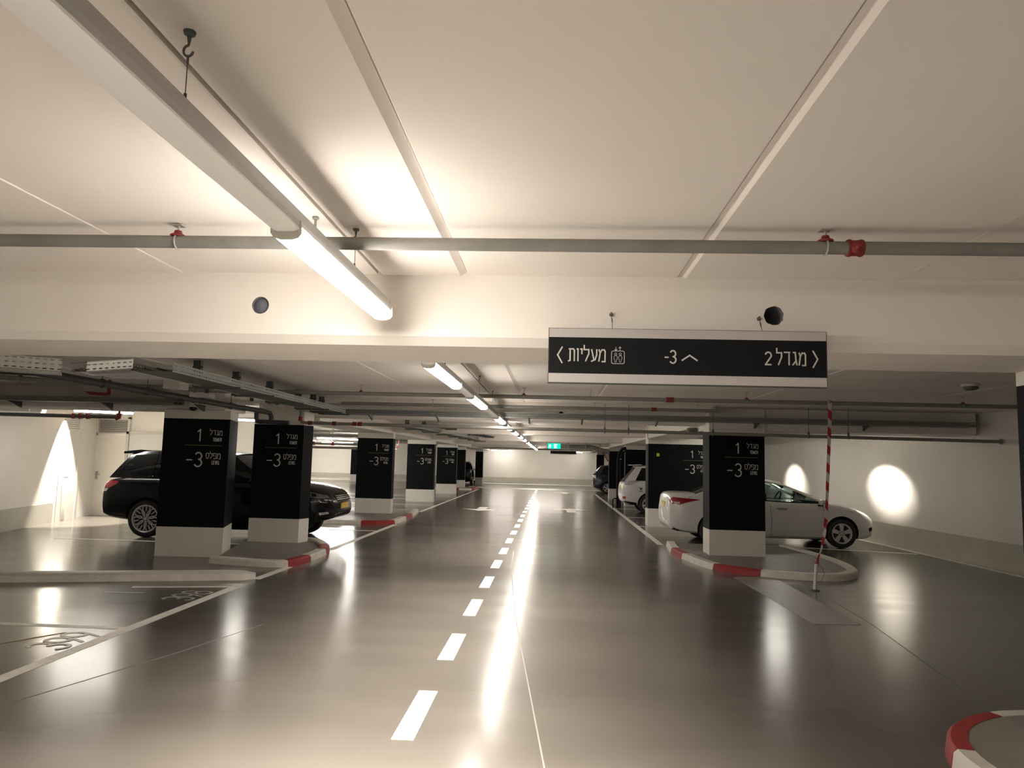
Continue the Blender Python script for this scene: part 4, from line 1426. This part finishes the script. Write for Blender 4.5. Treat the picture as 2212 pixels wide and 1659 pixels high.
mb = MB().tube([(3.765 + .03 * math.cos(k), 10.9 + .03 * math.sin(k), .37 + .004 * k) for k in range(14)], .008, 6)
obj('tape_knot', mb, M['kerbred'], o, smooth=True)
mb = MB().tube([(4.01, 10.98 + .036 * math.cos(2 * PI * k / 12), 2.667 + .036 * math.sin(2 * PI * k / 12)) for k in range(12)], .012, 6, closed=True)
obj('tape_knot', mb, M['kerbred'], o, smooth=True)
mb = MB()
mb.strip([(-7.3, 35.0, 2.52), (-7.36, 35.0, 2.2), (-7.8, 35.0, 1.75), (-8.0, 35.0, 1.5)], (.06, 0, 0))
o = obj('barrier_tape', mb, M['tape'], fixn=False)
tag(o, 'torn red and white tape hanging between the third and fourth left pillars', 'tape')
mb = MB().tube([(-7.3, 35.0, 2.5), (-7.3, 35.0, CEIL)], .01, 6)
obj('tape_rod', mb, M['steel'], o)

# black tubular stand beside the white off-roader
t = thing('tubular_stand', 'tall black bent tube frame at the tail of the white off-roader', 'stand', (2.6, 29, 0))
mb = MB().tube([(2.55, 29, 0), (2.56, 29, 1.9), (2.60, 29, 2.12), (2.72, 29, 2.27), (2.86, 29, 2.31)], .06, 12)
obj('stand_pole', mb, M['trim'], t, smooth=True)
mb = MB().tube([(2.66, 29.2, 0), (2.67, 29.2, 1.95), (2.74, 29.2, 2.15), (2.86, 29.2, 2.2)], .03, 10)
obj('stand_pole', mb, M['trim'], t, smooth=True)
mb = MB().tube([(2.36, 28.9, 0), (2.36, 28.9, .32), (2.40, 28.9, .37), (2.55, 28.9, .36)], .022, 10)
obj('foot_loop', mb, M['trim'], t, smooth=True)
mb = MB().box(2.54, 2.68, 29.0, 29.2, 1.86, 1.90)
obj('stand_brace', mb, M['steel'], t)


# ================================================================== CARS
def interp(tab, x):
    """Catmull-Rom through rows (x, a, b, ...)"""
    n = len(tab)
    if x <= tab[0][0]:
        return list(tab[0][1:])
    if x >= tab[-1][0]:
        return list(tab[-1][1:])
    i = 0
    while tab[i + 1][0] < x:
        i += 1
    t = (x - tab[i][0]) / (tab[i + 1][0] - tab[i][0])
    out = []
    h = tab[i + 1][0] - tab[i][0]
    for k in range(1, len(tab[0])):
        def slope(j):
            if j == 0:
                return (tab[1][k] - tab[0][k]) / (tab[1][0] - tab[0][0])
            if j == n - 1:
                return (tab[-1][k] - tab[-2][k]) / (tab[-1][0] - tab[-2][0])
            a_ = (tab[j][k] - tab[j - 1][k]) / (tab[j][0] - tab[j - 1][0])
            b_ = (tab[j + 1][k] - tab[j][k]) / (tab[j + 1][0] - tab[j][0])
            if a_ * b_ <= 0:
                return 0.0
            return 2 * a_ * b_ / (a_ + b_)
        m0, m1 = slope(i), slope(i + 1)
        p0, p1 = tab[i][k], tab[i + 1][k]
        t2, t3 = t * t, t * t * t
        out.append((2 * t3 - 3 * t2 + 1) * p0 + (t3 - 2 * t2 + t) * h * m0 + (-2 * t3 + 3 * t2) * p1 + (t3 - t2) * h * m1)
    return out


def section(zb, zs, zd, w_):
    h = zs - zb
    return [(0, zb), (.60 * w_, zb), (.86 * w_, zb + .01 * h), (.945 * w_, zb + .06 * h), (.975 * w_, zb + .16 * h), (.992 * w_, zb + .34 * h), (1.0 * w_, zb + .54 * h), (.997 * w_, zb + .68 * h),
            (.985 * w_, zb + .80 * h), (.968 * w_, zb + .90 * h), (.945 * w_, zb + .97 * h), (.91 * w_, zs + .10 * (zd - zs)), (.82 * w_, zs + .42 * (zd - zs)), (.62 * w_, zs + .76 * (zd - zs)), (.32 * w_, zs + .95 * (zd - zs)), (0, zd)]


def car(name, label, P, loc, rz, group=None):
    root = thing(name, label, 'car', loc, rz, group=group)
    kw = dict(parent=root, local=True)
    tab = P['body']
    xs = []
    for i in range(len(tab) - 1):
        m = max(2, int((tab[i + 1][0] - tab[i][0]) / .06))
        xs += [tab[i][0] + (tab[i + 1][0] - tab[i][0]) * k / m for k in range(m)]
    xs.append(tab[-1][0])
    mb = MB()
    rings = []
    for x in xs:
        s = section(*interp(tab, x))
        full = s + [(-y, z) for (y, z) in reversed(s[1:-1])]
        rings.append([mb.bm.verts.new((x, y, z)) for y, z in full])
    n = len(rings[0])
    for i in range(len(rings) - 1):
        for k in range(n):
            mb.bm.faces.new((rings[i][k], rings[i][(k + 1) % n], rings[i + 1][(k + 1) % n], rings[i + 1][k]))
    mb.bm.faces.new(rings[0])
    mb.bm.faces.new(list(reversed(rings[-1])))
    bmesh.ops.recalc_face_normals(mb.bm, faces=mb.bm.faces)
    bvb = mb.bm.copy()
    # ---------------- greenhouse
    G = P['cab']
    xb0, xb1, xr0, xr1 = G['xb0'], G['xb1'], G['xr0'], G['xr1']

    def side(u, v, off=0.0):
        zb_, wb_, zr_, wr_ = interp(G['tab'], u)
        b = Vector((xb0 + (xb1 - xb0) * u, wb_, zb_))
        t_ = Vector((xr0 + (xr1 - xr0) * u, wr_, zr_))
        p = b.lerp(t_, v)
        p.y += .045 * 4 * v * (1 - v) * .5 + off
        return p

    def front(t, v, rear=False, off=0.0):
        s = side(0.0 if rear else 1.0, v)
        sg = -1 if rear else 1
        bulge = G['rb'] if rear else G['fb']
        return Vector((s.x + sg * (bulge * (1 - t * t) * (1 - .35 * v) + off), s.y * t, s.z + .012 * (1 - t * t) * v))

    def roofp(u, t):
        s = side(u, 1.0)
        e0 = front(t, 1.0, True)
        e1 = front(t, 1.0, False)
        x = e0.x + (e1.x - e0.x) * u
        return Vector((x, s.y * t, s.z + G.get('crown', .03) * (1 - t * t)))

    def patch_grid(m_, f, u0, u1, v0, v1, nu, nv):
        vs = [[m_.bm.verts.new(f(u0 + (u1 - u0) * i / nu, v0 + (v1 - v0) * j / nv)) for j in range(nv + 1)] for i in range(nu + 1)]
        for i in range(nu):
            for j in range(nv):
                m_.bm.faces.new((vs[i][j], vs[i + 1][j], vs[i + 1][j + 1], vs[i][j + 1]))

    paint, trim = MB(), MB()
    wins = G['wins']
    v0, v1 = .05, .88
    for sg in (1, -1):
        f = lambda u, v: Vector((side(u, v).x, sg * side(u, v).y, side(u, v).z))
        fi = lambda u, v: Vector((side(u, v, -.006).x, sg * side(u, v, -.006).y, side(u, v).z))
        edges = [0.0]
        for a_, b_ in wins:
            edges += [a_, b_]
        edges.append(1.0)
        for i in range(len(edges) - 1):
            a_, b_ = edges[i], edges[i + 1]
            nu = max(2, int((b_ - a_) * 24))
            if (a_, b_) in wins:
                patch_grid(trim, f, a_, b_, 0, v0, nu, 1)
                patch_grid(paint, f, a_, b_, v1, 1, nu, 2)
                g = MB()
                patch_grid(g, fi, a_ + .003, b_ - .003, v0, v1, nu, 8)
                o = obj('side_window', g, M[P['glass']], smooth=True, **kw)
            else:
                pil = trim if 0 < i < len(edges) - 2 else paint
                patch_grid(pil, f, a_, b_, 0, 1, nu, 10)
    for rear in (True, False):
        nm_ = 'rear_window' if rear else 'windscreen'
        f = lambda t, v: front(t, v, rear)
        fi = lambda t, v: front(t, v, rear, -.006)
        for a_, b_ in ((-1, -.90), (.90, 1)):
            patch_grid(paint, f, a_, b_, 0, 1, 2, 10)
        patch_grid(trim, f, -.90, .90, 0, .07, 12, 1)
        patch_grid(paint, f, -.90, .90, .93, 1, 12, 1)
        g = MB()
        patch_grid(g, fi, -.90, .90, .06, .94, 14, 8)
        obj(nm_, g, M[P['glass'] if not rear else P.get('rearglass', P['glass'])], smooth=True, **kw)
    patch_grid(paint, roofp, 0, 1, -1, 1, 16, 12)
    gb = paint.bm.copy()
    # body with wheel arches cut away
    body = obj('body', mb, [M[P['paint']], M['well']], smooth=True, angle=38, **kw)
    R_ = P['wr']
    cs = []
    for wx in P['wx']:
        for sg in (1, -1):
            c = MB()
            yy = sg * P['hw']
            c.lathe([(0, -.34), (R_ + .045, -.34), (R_ + .045, .4), (0, .4)], (wx, yy, R_ + .01), (0, sg, 0), 40)
            bmesh.ops.remove_doubles(c.bm, verts=c.bm.verts, dist=1e-5)
            cu = cutter(c)
            cu.parent = root
            cs.append(cu)
    boolean_cut(body, cs)
    body.data.shade_smooth()
    body.data.set_sharp_from_angle(angle=math.radians(38))
    obj('roof_shell', paint, M[P['paint']], smooth=True, doubles=True, angle=45, **kw)
    obj('window_trim', trim, M[P.get('pillar', 'trim')], smooth=True, doubles=True, **kw)
    bvh = BVHTree.FromBMesh(bvb)
    bvg = BVHTree.FromBMesh(gb)

    def decal(nm_, poly, axis, m_, off=.006, sg=1, th=.012, cuts=3, cab=False, parent=None, mirror=False):
        """a shaped piece laid on the body; poly in (x,z) for 'side', (y,z) for 'rear'/'front'"""
        res = None
        if axis == 'side' and P.get('shift'):
            poly = [(p_[0] - (P['shift'] if p_[0] > 2.0 else 0), p_[1]) for p_ in poly]
        for ms in ((1, -1) if mirror else (1,)):
            d = MB()
            if axis == 'side':
                co = [(p_[0], sg * ms * 3.0, p_[1]) for p_ in poly]
                dr = Vector((0, -sg * ms, 0))
            else:
                xx = -3.0 if axis == 'rear' else 9.0
                co = [(xx, ms * p_[0], p_[1]) for p_ in poly]
                dr = Vector((1 if axis == 'rear' else -1, 0, 0))
            d.bm.faces.new([d.bm.verts.new(c_) for c_ in co])
            bmesh.ops.triangulate(d.bm, faces=d.bm.faces)
            for _ in range(cuts):
                long_e = [e for e in d.bm.edges if e.calc_length() > .05]
                if not long_e:
                    break
                bmesh.ops.subdivide_edges(d.bm, edges=long_e, cuts=1)
                bmesh.ops.triangulate(d.bm, faces=d.bm.faces)
            tr = bvg if cab else bvh
            for v in d.bm.verts:
                hit, nn, idx, dist = tr.ray_cast(v.co, dr)
                if hit is None:
                    hit, nn, idx, dist = tr.find_nearest(Vector(v.co) + dr * (2.2 if axis == 'side' else 3.0))
                if nn.dot(dr) > 0:
                    nn = -nn
                v.co = hit + nn * off
            ge = bmesh.ops.extrude_face_region(d.bm, geom=list(d.bm.faces))
            for el in ge['geom']:
                if isinstance(el, bmesh.types.BMVert):
                    el.co = el.co + dr * (th)
            res = obj(nm_, d, M[m_], smooth=True, angle=50, parent=parent or root, local=True)
        return res

    # ---------------- wheels
    for wx in P['wx']:
        for sg in (1, -1):
            yc = sg * (P['hw'] - .012)
            tw = P['tw']
            rr_ = P['rr']
            ax = (0, sg, 0)
            t_ = MB().lathe([(rr_, -tw), (R_ - .03, -tw), (R_ - .006, -tw + .02), (R_, -tw + .05), (R_, -.05), (R_ - .008, -.02), (R_ - .03, -.004), (rr_ + .02, .002), (rr_, -.006)], (wx, yc, R_), ax, 48, closed=True)
            wh = obj('wheel', t_, M['tyre'], smooth=True, angle=50, **kw)
            rm = MB()
            rm.lathe([(rr_ + .003, -.012), (rr_ + .003, -.004), (rr_ - .012, -.002), (rr_ - .022, -.012), (rr_ - .026, -.06), (rr_ - .03, -tw + .02), (rr_ + .003, -tw + .02)], (wx, yc, R_), ax, 48, closed=True)
            rm.lathe([(0, -.012), (.022, -.012), (.030, -.02), (.055, -.030), (.066, -.05), (.066, -.08), (0, -.08)], (wx, yc, R_), ax, 24)
            ns = P['spokes']
            e1, e2 = Vector((1, 0, 0)), Vector((0, 0, 1))
            for k in range(ns):
                a_ = 2 * PI * k / ns + PI / 2
                ca, sa = math.cos(a_), math.sin(a_)
                rad = e1 * ca + e2 * sa
                tan = e1 * -sa + e2 * ca
                c0 = Vector((wx, yc - sg * .022, R_))
                back = Vector((0, -sg * .035, 0))
                ro = rr_ - .014
                if P['style'] == 'five':
                    rm.extrude([(.045, -.030), (ro, -.052), (ro, .052), (.045, .030)], c0, rad, tan, back)
                elif P['style'] == 'loop':
                    for q_ in (1, -1):
                        rm.extrude([(.05, q_ * .010), (.45 * ro, q_ * .022), (.66 * ro, q_ * .060), (.86 * ro, q_ * .062), (ro, q_ * .030), (ro, q_ * .052), (.86 * ro, q_ * .084), (.62 * ro, q_ * .080), (.42 * ro, q_ * .042), (.05, q_ * .032)], c0, rad, tan, back)
                    rm.extrude([(.55 * ro, -.008), (ro, -.014), (ro, .014), (.55 * ro, .008)], c0, rad, tan, back)
                else:
                    rm.extrude([(.04, -.022), (ro, -.030), (ro, .030), (.04, .022)], c0, rad, tan, back)
            rim = obj('rim', rm, M['rim'], wh, smooth=True, angle=40, local=True)
            dk = MB().lathe([(0, -.075), (rr_ - .02, -.075), (rr_ - .02, -.09), (0, -.09)], (wx, yc, R_), ax, 32)
            obj('brake_disc', dk, M['rimdark'], wh, local=True)
            nb = MB()
            for k in range(5):
                a_ = 2 * PI * k / 5 + .3
                nb.lathe([(0, 0), (.009, 0), (.009, -.02), (0, -.02)], (wx + .042 * math.cos(a_), yc - sg * .018, R_ + .042 * math.sin(a_)), ax, 8)
            obj('wheel_nut', nb, M['rimdark'], wh, local=True)
    bvb.free()
    gb.free()
    # ---------------- under-body
    ub = MB().box(P['wx'][0] - .25, P['wx'][1] + .25, -P['hw'] + .42, P['hw'] - .42, .17, .36)
    obj('underbody', ub, M['well'], **kw)
    # ---------------- mirrors
    for sg in (1, -1):
        mx, mz = P['mirror']
        zb_, wb_, zr_, wr_ = interp(G['tab'], .9)
        y0 = P['hw'] - .05
        m_ = MB()
        m_.lathe([(0, -.10), (.050, -.095), (.075, -.06), (.082, 0), (.074, .05), (.04, .09), (0, .10)], (mx, sg * (y0 + .12), mz), (0, sg, .15), 16)
        for v in m_.bm.verts:
            v.co.x = mx + (v.co.x - mx) * (1.25 if v.co.x > mx else .55)
            v.co.z = mz + (v.co.z - mz) * .82
        mo = obj('side_mirror', m_, M[P.get('mirrorpaint', P['paint'])], smooth=True, **kw)
        obj('mirror_foot', MB().box(mx - .04, mx + .05, min(sg * (y0 - .10), sg * (y0 + .08)), max(sg * (y0 - .10), sg * (y0 + .08)), mz - .085, mz - .055), M['trim'], mo, local=True)
    P['extra'](root, decal, kw)
    return root


def seam(decal, pts, sg=1, wd=.008, nm_='door_seam', mirror=True):
    for i in range(len(pts) - 1):
        a_, b_ = Vector(pts[i]), Vector(pts[i + 1])
        d = (b_ - a_).normalized()
        n = Vector((-d.y, d.x)) * wd / 2
        decal(nm_, [tuple(a_ - n), tuple(b_ - n), tuple(b_ + n), tuple(a_ + n)], 'side', 'trim', off=.001, sg=sg, th=.003, mirror=mirror)


def saloon_extra(root, decal, kw):
    for q_ in (1,):
        decal('taillight', [(.045, .985), (.12, 1.005), (.40, .985), (.72, .965), (.44, .905), (.26, .845), (.10, .855), (.05, .90)], 'side', 'taillight', mirror=True, off=.004)
        decal('reverse_light', [(.12, .905), (.26, .905), (.25, .87), (.13, .872)], 'side', 'clearlight', mirror=True, off=.010, th=.008)
        decal('headlight', [(3.88, .80), (4.05, .815), (4.28, .745), (4.43, .665), (4.40, .60), (4.28, .625), (4.12, .70)], 'side', 'clearlight', mirror=True, off=.004)
        decal('fog_light', [(4.34, .45), (4.44, .47), (4.44, .40), (4.36, .36)], 'side', 'trim', mirror=True, off=.004)
        decal('reflector', [(.10, .36), (.17, .33), (.30, .30), (.14, .32)], 'side', 'taillight', mirror=True, off=.004)
    decal('number_plate', [(-.26, .76), (.26, .76), (.26, .88), (-.26, .88)], 'rear', 'plate', off=.01)
    decal('number_plate', [(-.26, .42), (.26, .42), (.26, .53), (-.26, .53)], 'front', 'plate', off=.01)
    decal('grille', [(-.40, .52), (.40, .52), (.45, .60), (-.45, .60)], 'front', 'trim', off=.004)
    decal('bumper_trim', [(.10, .30), (.32, .235), (.30, .27), (.12, .335)], 'side', 'trim', mirror=True, off=.003)
    seam(decal, [(3.33, .93), (3.42, .70), (3.44, .45), (3.40, .22)])
    seam(decal, [(2.20, .96), (2.24, .60), (2.22, .22)])
    seam(decal, [(1.08, .99), (1.10, .75), (1.22, .55)])
    seam(decal, [(2.22, .22), (3.40, .22)])
    seam(decal, [(.52, 1.02), (.44, .985)])
    decal('fuel_flap', [(.95, .82), (1.10, .82), (1.10, .92), (.95, .92)], 'side', 'carwhite', off=.002, th=.004)
    decal('belt_strip', [(1.0, 1.0), (2.2, .962), (3.45, .925), (3.45, .945), (2.2, .985), (1.0, 1.02)], 'side', 'chrome', mirror=True, off=.001, th=.003)
    for xx in (2.36, 1.22):
        decal('door_handle', [(xx, .80), (xx + .20, .795), (xx + .20, .83), (xx, .835)], 'side', 'chrome', mirror=True, off=.02, th=.02)
    # interior that shows through the glass
    for yy in (.36, -.36):
        for xx, hh in ((2.05, 1.12), (1.30, 1.10)):
            mb = MB().box(xx, xx + .16, yy - .23, yy + .23, .85, hh)
            s = obj('seat', mb, M['seat'], **kw)
            mb = MB().lathe([(0, -.12), (.07, -.11), (.09, -.05), (.09, .05), (.07, .11), (0, .12)], (xx + .05, yy, hh + .10), (0, 1, 0), 12)
            obj('headrest', mb, M['seat'], s, smooth=True, local=True)
    mb = MB().extrude([(2.85, .88), (3.45, .88), (3.45, .98), (3.0, 1.0)], (0, -.68, 0), (1, 0, 0), (0, 0, 1), (0, 1.36, 0))
    obj('dashboard', mb, M['seat'], **kw)
    for yy in (.36,):
        mb = MB().tube([(2.72 + .07 * math.cos(2 * PI * k / 24), yy + .18 * math.sin(2 * PI * k / 24), .99 + .165 * math.cos(2 * PI * k / 24)) for k in range(24)], .018, 8, closed=True)
        mb.tube([(2.72, yy - .16, .99), (2.74, yy, .98), (2.72, yy + .16, .99)], .018, 6)
        mb.tube([(2.74, yy, .98), (2.95, yy, .93)], .04, 8)
        obj('steering_wheel', mb, M['seat'], smooth=True, **kw)
    mb = MB().tube([(2.98, 0, 1.0), (3.0, 0, 1.07)], .012, 6)
    mb.box(2.97, 3.0, -.06, .06, 1.06, 1.13)
    obj('phone_holder', mb, M['seat'], **kw)
    mb = MB().box(2.70, 2.73, -.10, .10, 1.25, 1.31)
    obj('rear_view_mirror', mb, M['seat'], **kw)


SALOON = dict(
    paint='carwhite', glass='glass', hw=.885, wr=.318, rr=.215, tw=.20, wx=(1.00, 3.74), spokes=5, style='five', mirror=(3.28, .985),
    body=[(0, .47, .73, .76, .66), (.02, .39, .79, .83, .72), (.05, .33, .97, 1.05, .775), (.09, .285, 1.01, 1.095, .80), (.25, .25, 1.03, 1.115, .85), (.55, .22, 1.03, 1.11, .875), (1.0, .19, 1.02, 1.08, .885), (1.7, .165, .985, 1.01, .89), (2.5, .16, .955, .98, .89),
          (3.2, .165, .935, 1.0, .885), (3.45, .17, .92, 1.0, .88), (3.8, .18, .875, .955, .875), (4.1, .19, .80, .885, .855), (4.3, .21, .725, .81, .80), (4.43, .25, .645, .73, .72), (4.50, .32, .575, .65, .62), (4.53, .42, .53, .57, .52)],
    cab=dict(xb0=.62, xb1=3.50, xr0=1.45, xr1=2.50, rb=.18, fb=.24, crown=.035,
             tab=[(0, 1.055, .74, 1.375, .50), (.25, 1.01, .80, 1.41, .565), (.5, .975, .815, 1.42, .585), (.75, .95, .815, 1.405, .58), (1, .945, .78, 1.355, .555)],
             wins=[(.20, .50), (.53, .955)]),
    extra=saloon_extra)


def suv_extra(root, decal, kw):
    decal('taillight', [(-.12, 1.09), (.05, 1.12), (.25, 1.10), (.20, 1.04), (.06, .97), (-.12, .96)], 'side', 'taillight', mirror=True, off=.004)
    decal('reverse_light', [(-.12, .95), (.04, .96), (.0, .90), (-.12, .89)], 'side', 'clearlight', mirror=True, off=.004)
    decal('rear_reflector', [(-.12, .62), (-.08, .60), (-.06, .50), (-.10, .50)], 'side', 'taillight', mirror=True, off=.004)
    decal('headlight', [(4.10, 1.00), (4.45, .985), (4.70, .92), (4.74, .875), (4.55, .865), (4.32, .90)], 'side', 'headlamp', mirror=True, off=.004)
    decal('headlight_bezel', [(4.42, .965), (4.50, .96), (4.52, .90), (4.44, .90)], 'side', 'trim', mirror=True, off=.012, th=.006)
    decal('grille', [(-.48, .80), (.48, .80), (.52, .92), (-.52, .92)], 'front', 'trim', off=.006)
    for z in (.825, .86, .895):
        decal('grille_bar', [(-.47, z), (.47, z), (.47, z + .012), (-.47, z + .012)], 'front', 'chrome', off=.014, th=.008)
    decal('number_plate', [(-.26, .64), (.26, .64), (.26, .755), (-.26, .755)], 'front', 'plate', off=.012)
    decal('number_plate', [(-.26, .86), (.26, .86), (.26, .98), (-.26, .98)], 'rear', 'plate', off=.012)
    decal('lower_intake', [(-.62, .50), (.62, .50), (.55, .60), (-.55, .60)], 'front', 'trim', off=.004)
    decal('fog_light', [(4.58, .58), (4.74, .60), (4.76, .56), (4.60, .53)], 'side', 'clearlight', mirror=True, off=.004)
    decal('chrome_mark', [(4.60, .80), (4.72, .79), (4.72, .775), (4.60, .785)], 'side', 'chrome', mirror=True, off=.004)
    decal('side_vent', [(3.35, .98), (3.62, .98), (3.60, .93), (3.37, .93)], 'side', 'chrome', mirror=True, off=.002, th=.004)
    decal('sill_trim', [(1.35, .34), (3.35, .34), (3.35, .40), (1.35, .40)], 'side', 'trim', mirror=True, off=.006)
    seam(decal, [(2.25, 1.16), (2.27, .7), (2.25, .38)])
    seam(decal, [(1.25, 1.17), (1.28, .9), (1.40, .6)])
    seam(decal, [(3.40, 1.12), (3.44, .8), (3.42, .4)])
    for xx in (1.38, 2.40):
        decal('door_handle', [(xx, 1.00), (xx + .22, 1.00), (xx + .22, 1.04), (xx, 1.04)], 'side', 'chrome', mirror=True, off=.02, th=.02)
    mb = MB().extrude([(.16, 1.665), (.50, 1.69), (.70, 1.74), (.52, 1.755), (.16, 1.712)], (0, -.66, 0), (1, 0, 0), (0, 0, 1), (0, 1.32, 0))
    obj('roof_spoiler', mb, M['carblack'], smooth=True, **kw)
    mb = MB().extrude([(1.0, 1.80), (1.18, 1.80), (1.05, 1.86)], (0, -.02, 0), (1, 0, 0), (0, 0, 1), (0, .04, 0))
    obj('roof_aerial', mb, M['trim'], **kw)


SUV = dict(
    paint='carblack', glass='tint', hw=.965, wr=.372, rr=.275, tw=.25, wx=(.87, 3.80), spokes=7, style='loop', mirror=(3.25, 1.17),
    body=[(-.14, .56, .84, .88, .74), (-.11, .46, .99, 1.02, .85), (-.05, .41, 1.08, 1.11, .90), (.1, .37, 1.14, 1.17, .935), (.45, .33, 1.17, 1.18, .96), (1.1, .30, 1.175, 1.18, .97), (2.0, .28, 1.16, 1.165, .975), (3.0, .28, 1.13, 1.17, .975), (3.45, .29, 1.11, 1.19, .97),
          (3.9, .32, 1.07, 1.175, .965), (4.3, .35, 1.02, 1.135, .935), (4.55, .39, .965, 1.08, .87), (4.70, .43, .90, 1.02, .79), (4.80, .48, .82, .93, .69), (4.86, .55, .72, .80, .56)],
    cab=dict(xb0=-.03, xb1=3.52, xr0=.36, xr1=2.62, rb=.06, fb=.22, crown=.035,
             tab=[(0, 1.17, .80, 1.70, .62), (.25, 1.175, .88, 1.735, .70), (.5, 1.165, .90, 1.755, .72), (.75, 1.15, .89, 1.745, .70), (1, 1.15, .84, 1.69, .66)],
             wins=[(.05, .26), (.28, .55), (.58, .95)]),
    extra=suv_extra)


def cross_extra(root, decal, kw):
    decal('taillight', [(.04, 1.16), (.45, 1.15), (.62, 1.12), (.46, 1.06), (.34, .99), (.05, .98)], 'side', 'clearlight', mirror=True, off=.005)
    decal('rear_reflector', [(.03, .60), (.13, .60), (.13, .52), (.04, .52)], 'side', 'taillight', mirror=True, off=.006)
    decal('bumper_trim', [(.03, .46), (.50, .40), (.50, .30), (.10, .34)], 'side', 'trim', mirror=True, off=.006)
    decal('sill_trim', [(1.35, .28), (3.35, .28), (3.35, .40), (1.35, .40)], 'side', 'trim', mirror=True, off=.006)
    decal('number_plate', [(-.26, .82), (.26, .82), (.26, .94), (-.26, .94)], 'rear', 'plate', off=.012)
    for k in range(14):
        a_, b_ = 2 * PI * k / 14, 2 * PI * (k + .6) / 14
        decal('door_sticker', [(.64 + .10 * math.cos(a_), .86 + .10 * math.sin(a_)), (.64 + .10 * math.cos(b_), .86 + .10 * math.sin(b_)), (.64 + .09 * math.cos(b_), .86 + .09 * math.sin(b_)), (.64 + .09 * math.cos(a_), .86 + .09 * math.sin(a_))], 'side', 'louvre', sg=-1, off=.003, th=.003, cuts=0)
    decal('door_sticker', [(.58, .91), (.70, .91), (.665, .85), (.655, .82), (.625, .82), (.615, .85)], 'side', 'darksteel', sg=-1, off=.003, th=.003)
    decal('door_sticker', [(.57, .80), (.71, .80), (.69, .78), (.59, .78)], 'side', 'darksteel', sg=-1, off=.003, th=.003)
    seam(decal, [(1.25, 1.12), (1.28, .9), (1.40, .6)])
    seam(decal, [(2.25, 1.1), (2.27, .7), (2.25, .35)])
    mb = MB().extrude([(.34, 1.655), (.62, 1.66), (.72, 1.69), (.60, 1.70), (.34, 1.672)], (0, -.60, 0), (1, 0, 0), (0, 0, 1), (0, 1.20, 0))
    obj('roof_spoiler', mb, M['carwhite2'], smooth=True, **kw)


CROSS = dict(
    paint='carwhite2', glass='tint', hw=.885, wr=.35, rr=.235, tw=.22, wx=(.93, 3.60), spokes=7, style='bar', mirror=(3.15, 1.12),
    body=[(0, .58, .80, .84, .66), (.03, .44, .96, .99, .78), (.08, .38, 1.06, 1.09, .83), (.2, .33, 1.12, 1.14, .865), (.5, .30, 1.14, 1.15, .885), (1.1, .28, 1.13, 1.14, .895), (2.0, .26, 1.11, 1.12, .90), (3.0, .26, 1.08, 1.12, .895), (3.4, .27, 1.05, 1.12, .89), (3.9, .30, 1.0, 1.08, .87), (4.3, .34, .90, .98, .80), (4.55, .42, .78, .84, .65), (4.64, .52, .68, .72, .5)],
    cab=dict(xb0=.12, xb1=3.40, xr0=.52, xr1=2.45, rb=.07, fb=.2, crown=.03,
             tab=[(0, 1.12, .76, 1.62, .58), (.25, 1.13, .82, 1.65, .65), (.5, 1.115, .83, 1.66, .66), (.75, 1.10, .82, 1.65, .65), (1, 1.09, .78, 1.60, .62)],
             wins=[(.10, .27), (.30, .55), (.58, .95)]),
    extra=cross_extra)


def hatch_extra(root, decal, kw):
    decal('taillight', [(.03, 1.12), (.16, 1.10), (.16, .86), (.04, .84)], 'side', 'clearlight', mirror=True, off=.006)
    decal('rear_reflector', [(.03, .50), (.14, .50), (.14, .44), (.04, .44)], 'side', 'taillight', mirror=True, off=.006)
    decal('number_plate', [(-.26, .80), (.26, .80), (.26, .92), (-.26, .92)], 'rear', 'plate', off=.012)
    seam(decal, [(2.2, 1.02), (2.22, .7), (2.2, .3)])


HATCH = dict(
    paint='carblue', glass='tint', hw=.86, wr=.315, rr=.21, tw=.2, wx=(.80, 3.35), spokes=5, style='five', mirror=(2.95, 1.06),
    body=[(0, .50, .80, .84, .68), (.04, .36, .96, .99, .78), (.12, .30, 1.03, 1.05, .82), (.5, .24, 1.05, 1.06, .86), (1.5, .2, 1.03, 1.04, .87), (2.8, .2, 1.0, 1.06, .87), (3.3, .21, .95, 1.04, .86), (3.8, .25, .85, .92, .80), (4.05, .33, .72, .78, .66), (4.15, .45, .60, .64, .5)],
    cab=dict(xb0=.08, xb1=3.25, xr0=.50, xr1=2.2, rb=.06, fb=.2, crown=.03,
             tab=[(0, 1.04, .74, 1.53, .58), (.25, 1.05, .80, 1.57, .63), (.5, 1.035, .81, 1.58, .64), (.75, 1.02, .80, 1.57, .63), (1, 1.01, .76, 1.52, .6)],
             wins=[(.10, .27), (.30, .55), (.58, .95)]),
    extra=hatch_extra)
SUV['shift'] = .20
SUV['pillar'] = 'tint'
SUV['body'] = [((q[0] - .20 if q[0] > 2.5 else q[0]),) + q[1:] for q in SUV['body']]
SUV['cab'].update(xb1=3.34, xr1=2.50)
SUV['wx'] = (.87, 3.60)
SUV['mirror'] = (3.05, 1.17)
DARKHATCH = dict(HATCH, paint='carblack')

car('saloon_car', 'white saloon car parked nose to the wall behind the large right pillar', SALOON, (2.58, 17.55, 0), 0)
car('off_road_car', 'large black car with tinted windows behind the two nearest left pillars', SUV, (-9.03, 15.62, 0), 0)
car('off_road_car', 'white off-roader half hidden behind the wide right pillar', CROSS, (2.40, 26.5, 0), 0)
car('hatchback_car', 'dark blue car with its tail to the lane near the far end on the right', HATCH, (2.32, 43.0, 0), 0)
car('hatchback_car', 'distant dark car seen from behind between two left pillars near the far wall', DARKHATCH, (-6.30, 50.6, 0), PI / 2)
